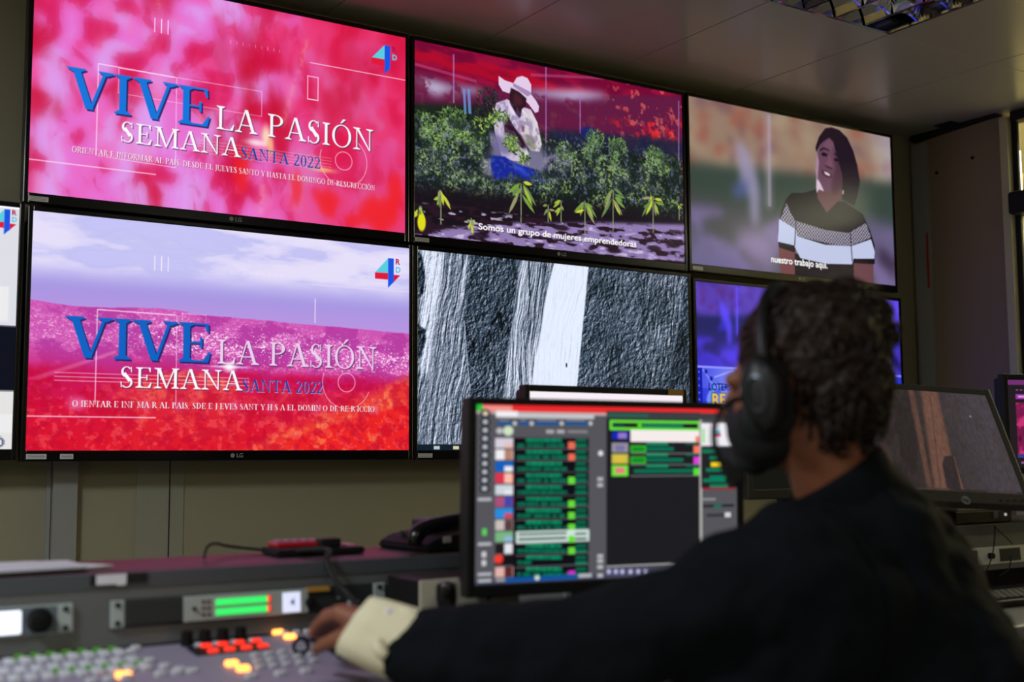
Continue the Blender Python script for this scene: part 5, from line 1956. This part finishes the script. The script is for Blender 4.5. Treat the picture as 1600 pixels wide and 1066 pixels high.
for k, (p0, p1) in enumerate((((1555, 822), (1535, 905)), ((1553, 822), (1582, 850)), ((1580, 868), (1562, 900)))):
    a, b_ = on(*p0, 1, -1.655), on(*p1, 1, -1.66)
    mid = (a + b_) / 2 + Vector((.006, -.008, -.01))
    o = MB().tube([a, mid, b_], .0016, 6, 2).build('thin_wire', M['blackgap'])
    tag(o, ('thin black wire hanging furthest left over the white rack unit', 'thin black wire crossing to the right above the white rack unit', 'thin black wire hanging below the white rack unit')[k], 'wire', group='wires over the right rack')

# ------------------------------------------------------------------ the operator
BASE = Vector((.60, -2.55, .0))
person = thing('person', 'person seated with back turned in a black jacket and headset, arm reaching to the mixer', 'person', BASE)


def wav(co, no, amp, fr, seed):
    n = fbm(co[:, 0] * fr + co[:, 2] * fr * .4 + 50, co[:, 1] * fr + co[:, 2] * fr + 50, 3, seed) - .5
    return co + no * (n * amp)[:, None]


# head frame
HC = at(1241, 604, 1.70)
HEADM = Matrix.Translation(HC) @ Matrix.Rotation(math.radians(22), 4, 'Z') @ Matrix.Rotation(math.radians(-8), 4, 'X')


def hp(x, y, z):
    return HEADM @ Vector((x, y, z))


HR = HEADM.to_3x3()
# jacket: one continuous garment
sh_l, sh_r = at(1236, 890, 1.575), at(1418, 872, 1.84)
elb, wri = at(945, 1006, 1.60), at(655, 1018, 1.685)
nb = at(1322, 772, 1.70)
j = MB()
j.cone(nb, .072, at(1345, 850, 1.70), .105)
j.cone(at(1262, 872, 1.60), .080, at(1398, 862, 1.80), .088)
j.cone(sh_l, .083, at(1100, 945, 1.58), .077)
j.cone(at(1100, 945, 1.58), .077, elb, .066)
j.cone(elb, .066, at(790, 1012, 1.64), .060)
j.cone(at(790, 1012, 1.64), .060, wri, .050)
j.cone(sh_l, .088, at(1290, 960, 1.62), .120)
j.cone(sh_r, .080, at(1430, 970, 1.76), .115)
j.cone(at(1345, 895, 1.70), .118, at(1372, 1060, 1.68), .155)
j.cone(at(1425, 960, 1.72), .115, at(1455, 1080, 1.70), .150)
j.cone(at(1372, 1060, 1.68), .155, at(1390, 1250, 1.66), .155)
j.cone(at(1455, 1080, 1.70), .150, at(1470, 1250, 1.68), .150)
j.cone(at(1310, 1000, 1.66), .120, at(1330, 1200, 1.64), .135)
j.cone(at(1185, 1025, 1.63), .115, at(1185, 1220, 1.63), .13)
# right arm goes forward to the desk, hidden by the body
re_ = sh_r + Vector((.08, .12, -.24))
rw_ = re_ + Vector((-.16, .22, -.0))
j.cone(sh_r, .080, re_, .062)
j.cone(re_, .062, rw_, .045)


def folds(co, no):
    c = wav(co, no, .026, 9, 3)
    c = wav(c, no, .012, 24, 8)
    # lengthwise creases along the sleeve
    d = np.abs(co[:, 0] - sh_l.x)
    s = np.sin((co[:, 2] * 55 + co[:, 0] * 22 + 2.2 * np.sin(co[:, 0] * 14)))
    wgt = np.clip((sh_l.x + .05 - co[:, 0]) / .15, 0, 1)
    c = c + no * (s * .0065 * wgt)[:, None]
    # armhole seam
    e = np.exp(-((co[:, 0] - (sh_l.x + .055) + (co[:, 2] - .9) * .10) / .006) ** 2) * (co[:, 2] < 1.0)
    return c - no * (e * .006)[:, None]


grown(j, 'jacket', M['jacket'], person, .0075, 8, folds, BASE)
# stand-up collar
cl = MB()
ring_n = 30
cl_c0, cl_c1 = at(1318, 778, 1.70), at(1298, 728, 1.70)
ax = (cl_c1 - cl_c0)
vr = []
axn = ax.normalized()
e1 = (Vector((1, 0, 0)) - axn * axn.x).normalized()
e2 = axn.cross(e1)
prof = [(.082, -.035), (.080, .0), (.077, .022), (.074, .036), (.068, .037), (.066, .022), (.066, -.03)]
for r_, h_ in prof:
    vr.append([cl.bm.verts.new(cl_c0 + axn * h_ + r_ * (e1 * math.cos(a) * 1.02 + e2 * math.sin(a)) - axn * (.016 * math.cos(a - math.atan2(e2.dot(HR @ Vector((0, 1, 0))), e1.dot(HR @ Vector((0, 1, 0))))) * (h_ > 0))) for a in [2 * PI * k / ring_n for k in range(ring_n)]])
for a, b_ in zip(vr, vr[1:]):
    for k in range(ring_n):
        cl.bm.faces.new((a[k], a[(k + 1) % ring_n], b_[(k + 1) % ring_n], b_[k]))
cl.bm.transform(Matrix.Translation(-BASE))
cl.build('collar', M['jacket'], person, 'all')

# body: head, neck, hands as one skin; trunk and legs
b = MB()
b.ball(hp(0, -.012, .030), (.070, .090, .082), HR)
b.ball(hp(0, .030, -.040), (.054, .062, .072), HR)
b.cone(hp(0, .070, -.088), .020, hp(0, .055, -.075), .034)
b.cone(hp(.040, .045, -.020), .030, hp(.034, .050, -.060), .026)
b.cone(hp(-.040, .045, -.020), .030, hp(-.034, .050, -.060), .026)
b.cone(hp(0, .088, .012), .009, hp(0, .108, -.020), .012)
b.cone(hp(-.012, .100, -.022), .008, hp(.012, .100, -.022), .008)
b.cone(hp(-.030, .078, .022), .012, hp(.030, .078, .022), .012)
b.cone(hp(-.016, .093, -.050), .007, hp(.016, .093, -.050), .007)
b.cone(hp(-.014, .090, -.060), .008, hp(.014, .090, -.060), .008)
for s in (-1, 1):
    b.ball(hp(s * .074, -.008, -.006), (.010, .018, .030), HR)
b.cone(hp(0, -.022, -.050), .056, at(1318, 800, 1.70), .060)
b.cone(at(1318, 800, 1.70), .060, at(1350, 900, 1.70), .09)
b.cone(at(1350, 900, 1.70), .09, at(1400, 1150, 1.68), .12)
hipc = Vector((.66, -2.60, .56))
b.cone(at(1400, 1150, 1.68), .12, hipc, .125)
b.cone(at(1236, 886, 1.60), .055, at(1352, 890, 1.70), .07)
b.cone(sh_r, .055, at(1352, 890, 1.70), .07)
b.cone(sh_l, .050, elb, .042)
b.cone(elb, .042, at(640, 1002, 1.69), .030)
b.cone(sh_r, .050, re_, .04)
b.cone(re_, .04, rw_ + Vector((-.03, .06, 0)), .026)
# left forearm end, palm
W0 = at(600, 985, 1.70)
b.cone(at(650, 1000, 1.685), .030, W0, .027)
# right hand: simple relaxed fist of fingers lying on the worktop
rh = rw_ + Vector((-.04, .08, -.005))
b.ball(rh, (.034, .045, .016))
for k in range(4):
    b.cone(rh + Vector((-.024 + k * .016, .036, 0)), .009, rh + Vector((-.026 + k * .017, .070 - abs(k - 1.5) * .006, -.002)), .008)
    b.cone(rh + Vector((-.026 + k * .017, .070 - abs(k - 1.5) * .006, -.002)), .008, rh + Vector((-.026 + k * .017, .088 - abs(k - 1.5) * .008, -.014)), .007)
b.cone(rh + Vector((-.030, .0, 0)), .010, rh + Vector((-.052, .04, -.006)), .008)
body = grown(b, 'body', M['skin'], person, .0055, 4, None, BASE)


# left hand in finer detail, fused with its wrist
def D(px, py, d):
    return at(px, py, d)


hnd = MB()
wr = D(590, 982, 1.705)
hnd.cone(D(640, 1000, 1.69), .028, wr, .0265)
kn = [D(530, 958, 1.735), D(536, 957, 1.758), D(543, 960, 1.780), D(551, 966, 1.798)]
for i, kq in enumerate(kn):
    hnd.cone(wr + (kq - wr) * .1 + Vector((0, 0, .0)), .021, kq, .0125)
pip = [D(508, 966, 1.765), D(511, 962, 1.792), D(518, 966, 1.815), D(529, 974, 1.830)]
dip = [D(495, 978, 1.785), D(499, 978, 1.812), D(506, 982, 1.832), D(518, 988, 1.842)]
tip = [D(488, 990, 1.790), D(495, 992, 1.818), D(503, 996, 1.836), D(515, 1000, 1.846)]
for i in range(4):
    f = (1.0, 1.03, .97, .86)[i]
    hnd.cone(kn[i], .0110 * f, pip[i], .0094 * f)
    hnd.cone(pip[i], .0096 * f, dip[i], .0082 * f)
    hnd.cone(dip[i], .0083 * f, tip[i], .0068 * f)
th = [D(577, 992, 1.700), D(549, 993, 1.708), D(524, 1000, 1.728), D(505, 1008, 1.752), D(494, 1015, 1.768)]
for a, b_, ra, rb in zip(th, th[1:], (.019, .0155, .0112, .0098), (.0155, .0112, .0100, .0075)):
    hnd.cone(a, ra, b_, rb)
grown(hnd, 'hand', M['skin'], person, .0022, 3, None, BASE)
for i in range(4):
    n_ = MB().ball((0, 0, 0), (.0045, .0058, .0016), None, 2)
    q = Vector((0, 1, 0)).rotation_difference((tip[i] - dip[i]).normalized()).to_matrix().to_4x4()
    n_.bm.transform(Matrix.Translation(tip[i] + Vector((-.002, -.001, .0055)) - BASE) @ q)
    n_.build('fingernail', mat('nail', (178, 128, 108), .35), person)

# eyes
for s in (-1, 1):
    e = MB().ball((0, 0, 0), .0115).build('eye', M['eye'], person)
    e.location = hp(s * .029, .058, .004) - BASE
    pu = MB().ball((0, 0, 0), .0058).build('pupil', mat('dark_iris', (30, 18, 12), .2), e)
    pu.location = HR @ Vector((0, .0072, 0))

# black face mask over nose and chin
mk = MB()
mk.ball(hp(0, .038, -.052), (.064, .070, .058), HR)
mk.cone(hp(0, .085, -.030), .026, hp(0, .075, -.085), .030)
for s in (-1, 1):
    mk.ball(hp(s * .040, .040, -.040), .036)
    mk.cone(hp(s * .048, .03, -.045), .030, hp(s * .062, .000, -.045), .022)
grown(mk, 'face_mask', M['mask'], person, .004, 5, None, BASE)

# cream shirt cuff turned back over the wrist
cf = MB()
ca, cb_ = D(556, 976, 1.712), D(640, 1012, 1.690)
axn = (cb_ - ca).normalized()
e1 = (Vector((0, 0, 1)) - axn * axn.z).normalized()
e2 = axn.cross(e1)
rngs = []
Lc = (cb_ - ca).length
for (u_, r_) in ((.06, .031), (.0, .034), (-.02, .0375), (.0, .041), (.3, .0445), (.55, .0465), (.85, .048), (1.0, .0485), (1.08, .045), (1.05, .040), (.8, .036)):
    ringv = []
    for k in range(32):
        a = 2 * PI * k / 32
        rr_ = r_ * (1 + .05 * math.sin(3 * a + 2 * u_) + .03 * math.sin(7 * a))
        sk = .010 * math.cos(a) * (1 if u_ < .5 else 1.6)
        ringv.append(cf.bm.verts.new(ca + axn * (Lc * u_ + sk) + rr_ * (math.cos(a) * e1 * 1.10 + math.sin(a) * e2 * .9) - BASE))
    rngs.append(ringv)
for a, b_ in zip(rngs, rngs[1:]):
    for k in range(32):
        cf.bm.faces.new((a[k], a[(k + 1) % 32], b_[(k + 1) % 32], b_[k]))
cf.build('shirt_cuff', M['cuff'], person, 'all')
# loose folded ends of the cuff
fl = MB()
fl.tube([p - BASE for p in (D(622, 955, 1.69), D(637, 958, 1.68), D(650, 968, 1.675), D(655, 978, 1.672))], [.008, .0085, .008, .005], 10, 2)
fl.build('cuff_fold', M['cuff'], person, 'all')
fl = MB()
fl.tube([p - BASE for p in (D(588, 1002, 1.655), D(594, 1018, 1.648), D(604, 1024, 1.645))], [.009, .010, .006], 10, 2)
fl.build('cuff_fold', M['cuff'], person, 'all')
MB().box(D(611, 955, 1.685) - BASE, (.020, .016, .007), .002).build('cuff_button', mat('white_button', (226, 222, 240), .3), person, False)

# hair: tight curls over the skull with a gathered mass behind
hb = MB()
hc = [(hp(0, -.030, .045), (.084, .096, .086)), (hp(0, -.068, .000), (.074, .060, .080)), (hp(0, -.060, -.050), (.060, .048, .050)), (hp(.03, -.045, .075), (.070, .070, .062))]
for p, s_ in hc:
    hb.ball(p, s_, HR)
bun = at(1345, 520, 1.74)
hb.ball(bun, (.044, .044, .046))
hb.ball(at(1318, 490, 1.73), .040)
hb.ball(at(1316, 660, 1.71), (.038, .038, .036))
hb.ball(at(1345, 600, 1.74), (.036, .036, .060))


def curlbump(co, no):
    n = fbm(co[:, 0] * 60 + co[:, 2] * 25, co[:, 1] * 60 + co[:, 2] * 60, 3, 5) - .5
    return co + no * (n * .026)[:, None]


hair = grown(hb, 'hair', M['hair'], person, .0035, 2, curlbump, BASE)
rh_ = random.Random(11)
cu = MB()
surf = hc + [(bun, (.044, .044, .046)), (at(1318, 490, 1.73), (.040, .040, .040)), (at(1316, 660, 1.71), (.038, .038, .036)), (at(1345, 600, 1.74), (.036, .036, .060))]
free = {id(q_[0]) for q_ in surf[4:]}
for k in range(760):
    p, s_ = surf[rh_.randrange(len(surf))]
    u_ = Vector((rh_.gauss(0, 1), rh_.gauss(0, 1), rh_.gauss(0, 1))).normalized()
    loc = Vector((u_.x * s_[0], u_.y * s_[1], u_.z * s_[2]))
    if id(p) not in free:
        if u_.y > .62 and u_.z < .75:
            continue
        loc = HR @ loc
        nn = (HR @ u_)
    else:
        nn = u_
    c0 = p + loc
    a1 = nn.orthogonal().normalized()
    a1 = (Matrix.Rotation(rh_.uniform(0, 2 * PI), 3, nn) @ a1)
    a2 = nn.cross(a1)
    rr_ = rh_.uniform(.006, .015)
    turns = rh_.uniform(1.0, 1.9)
    pts = []
    for q_ in range(11):
        a = turns * 2 * PI * q_ / 10
        pts.append(c0 + nn * (.001 + rr_ * .7 * (1 + math.sin(a)) * .6) + a1 * rr_ * math.cos(a) + a2 * (q_ - 5) * .0024 - BASE)
    cu.tube(pts, [.0008] + [.0022] * 9 + [.0007], 5)
cu.build('curls', M['hair'], person, 'all')
# small grey metallic balls set in the hair
for p in ((1303, 522), (1340, 516), (1355, 552), (1285, 568)):
    q_ = at(*p, 1.612 if p[0] < 1320 else 1.655)
    MB().ball(q_ - BASE, .0075, None, 2).build('hair_dot', mat('smoky_dot', (140, 142, 146), .15, metal=.6), person)

# legs and trousers (below the frame)
tr = MB()
for s, kx in ((-1, .46), (1, .72)):
    hj = Vector((.66 + s * .09, -2.60, .53))
    kn_ = Vector((kx, -2.18, .52))
    an_ = Vector((kx + .02, -2.12, .10))
    tr.cone(hj, .092, kn_, .066)
    tr.cone(kn_, .066, an_, .050)
tr.ball(hipc, (.17, .14, .12))
grown(tr, 'trousers', mat('dark_denim', (24, 28, 40), .85), person, .012, 6, None, BASE)
for kx in (.48, .74):
    MB().cone(Vector((kx, -2.13, .045)) - BASE, .042, Vector((kx - .01, -1.98, .035)) - BASE, .034).build('shoe', M['bezelm'], person)

# ------------------------------------------------------------------ headset worn by the operator
hs = thing('headset', 'black headset with microphone boom worn on the curly head', 'headset', HC)


def loc_(v):
    return v - HC


bd_ = MB()
pts = []
for k in range(25):
    a = math.radians(188 - (196) * k / 24)
    pts.append(loc_(hp(.104 * math.cos(a), -.004, .022 + .122 * math.sin(a))))
bd_.tube(pts, .0075, 10, 0)
bd_.build('headband', M['glove'], hs)
pd = MB()
pd.tube([loc_(hp(.097 * math.cos(math.radians(a)), -.004, .022 + .115 * math.sin(math.radians(a)))) for a in range(50, 131, 8)], .0125, 12)
pd.build('headband_pad', M['foam'], hs)
def squash(e, c0, s):
    """make the round cup oval: taller than it is wide"""
    inv = HR.inverted()
    for v in e.bm.verts:
        q = inv @ (v.co - c0)
        q.y *= .74
        q.z *= 1.30
        v.co = c0 + HR @ q


for s in (-1, 1):
    A = HR @ Vector((s, 0, 0))
    c0 = loc_(hp(s * .070, .004, -.014))
    e = MB().lathe([(.030, .0), (.041, .003), (.044, .012), (.042, .022), (.034, .024)], c0, A, 32)
    squash(e, c0, s)
    e.build('ear_cushion', M['foam'], hs)
    e = MB().lathe([(.034, .022), (.041, .025), (.041, .040), (.034, .050), (.018, .054), (.004, .054)], c0, A, 32)
    squash(e, c0, s)
    cup = e.build('ear_cup', M['glove'], hs)
    e = MB().lathe([(.020, .0535), (.020, .0565), (.016, .0575), (.016, .0535)], c0, A, 28, False)
    squash(e, c0, s)
    e.build('cup_ring', mat('dark_grey_ring', (70, 74, 80), .3, metal=.6), cup)
    MB().tube([loc_(hp(s * .106, -.004, .030)), loc_(hp(s * .113, .002, .014)), loc_(hp(s * .112, .004, -.006))], .0055, 8, 1).build('yoke', M['glove'], hs)
bm_ = MB()
m0 = loc_(hp(-.112, .006, -.022))
bp = [m0, loc_(at(1150, 622, 1.62)), loc_(at(1128, 638, 1.60)), loc_(at(1116, 662, 1.59)), loc_(at(1115, 692, 1.59)), loc_(at(1124, 718, 1.59)), loc_(at(1140, 738, 1.595))]
bm_.tube(bp, .0042, 8, 2)
bm_.build('microphone_boom', M['glove'], hs)
MB().cone(loc_(at(1134, 728, 1.595)), .0085, loc_(at(1150, 748, 1.60)), .0120).build('microphone', M['foam'], hs)

# ------------------------------------------------------------------ office chair under the operator (mostly below the frame)
ch = thing('office_chair', 'black office chair the operator sits on', 'chair', (.68, -2.62, 0))
MB().box((0, .03, .425), (.48, .46, .07), .03).build('seat', M['bezelm'], ch)
MB().box((.05, -.275, .66), (.40, .05, .26), .022, Matrix.Rotation(-.12, 3, 'X')).build('backrest', M['bezelm'], ch)
MB().tube([(.05, -.16, .40), (.05, -.285, .44), (.05, -.30, .58)], .016, 10, 1).build('back_arm', M['bezelm'], ch)
MB().lathe([(.028, .09), (.028, .25), (.018, .25), (.018, .40)]).build('gas_column', M['silver'], ch)
for k in range(5):
    a = 2 * PI * k / 5 + .3
    lg = MB().tube([(0, 0, .095), (.28 * math.cos(a), .28 * math.sin(a), .070)], [.022, .014], 8).build('leg', M['bezelm'], ch)
    MB().lathe([(.026, -.012), (.026, .012)], (.28 * math.cos(a), .28 * math.sin(a), .027), (-math.sin(a), math.cos(a), 0), 18).build('castor', M['knob'], lg)
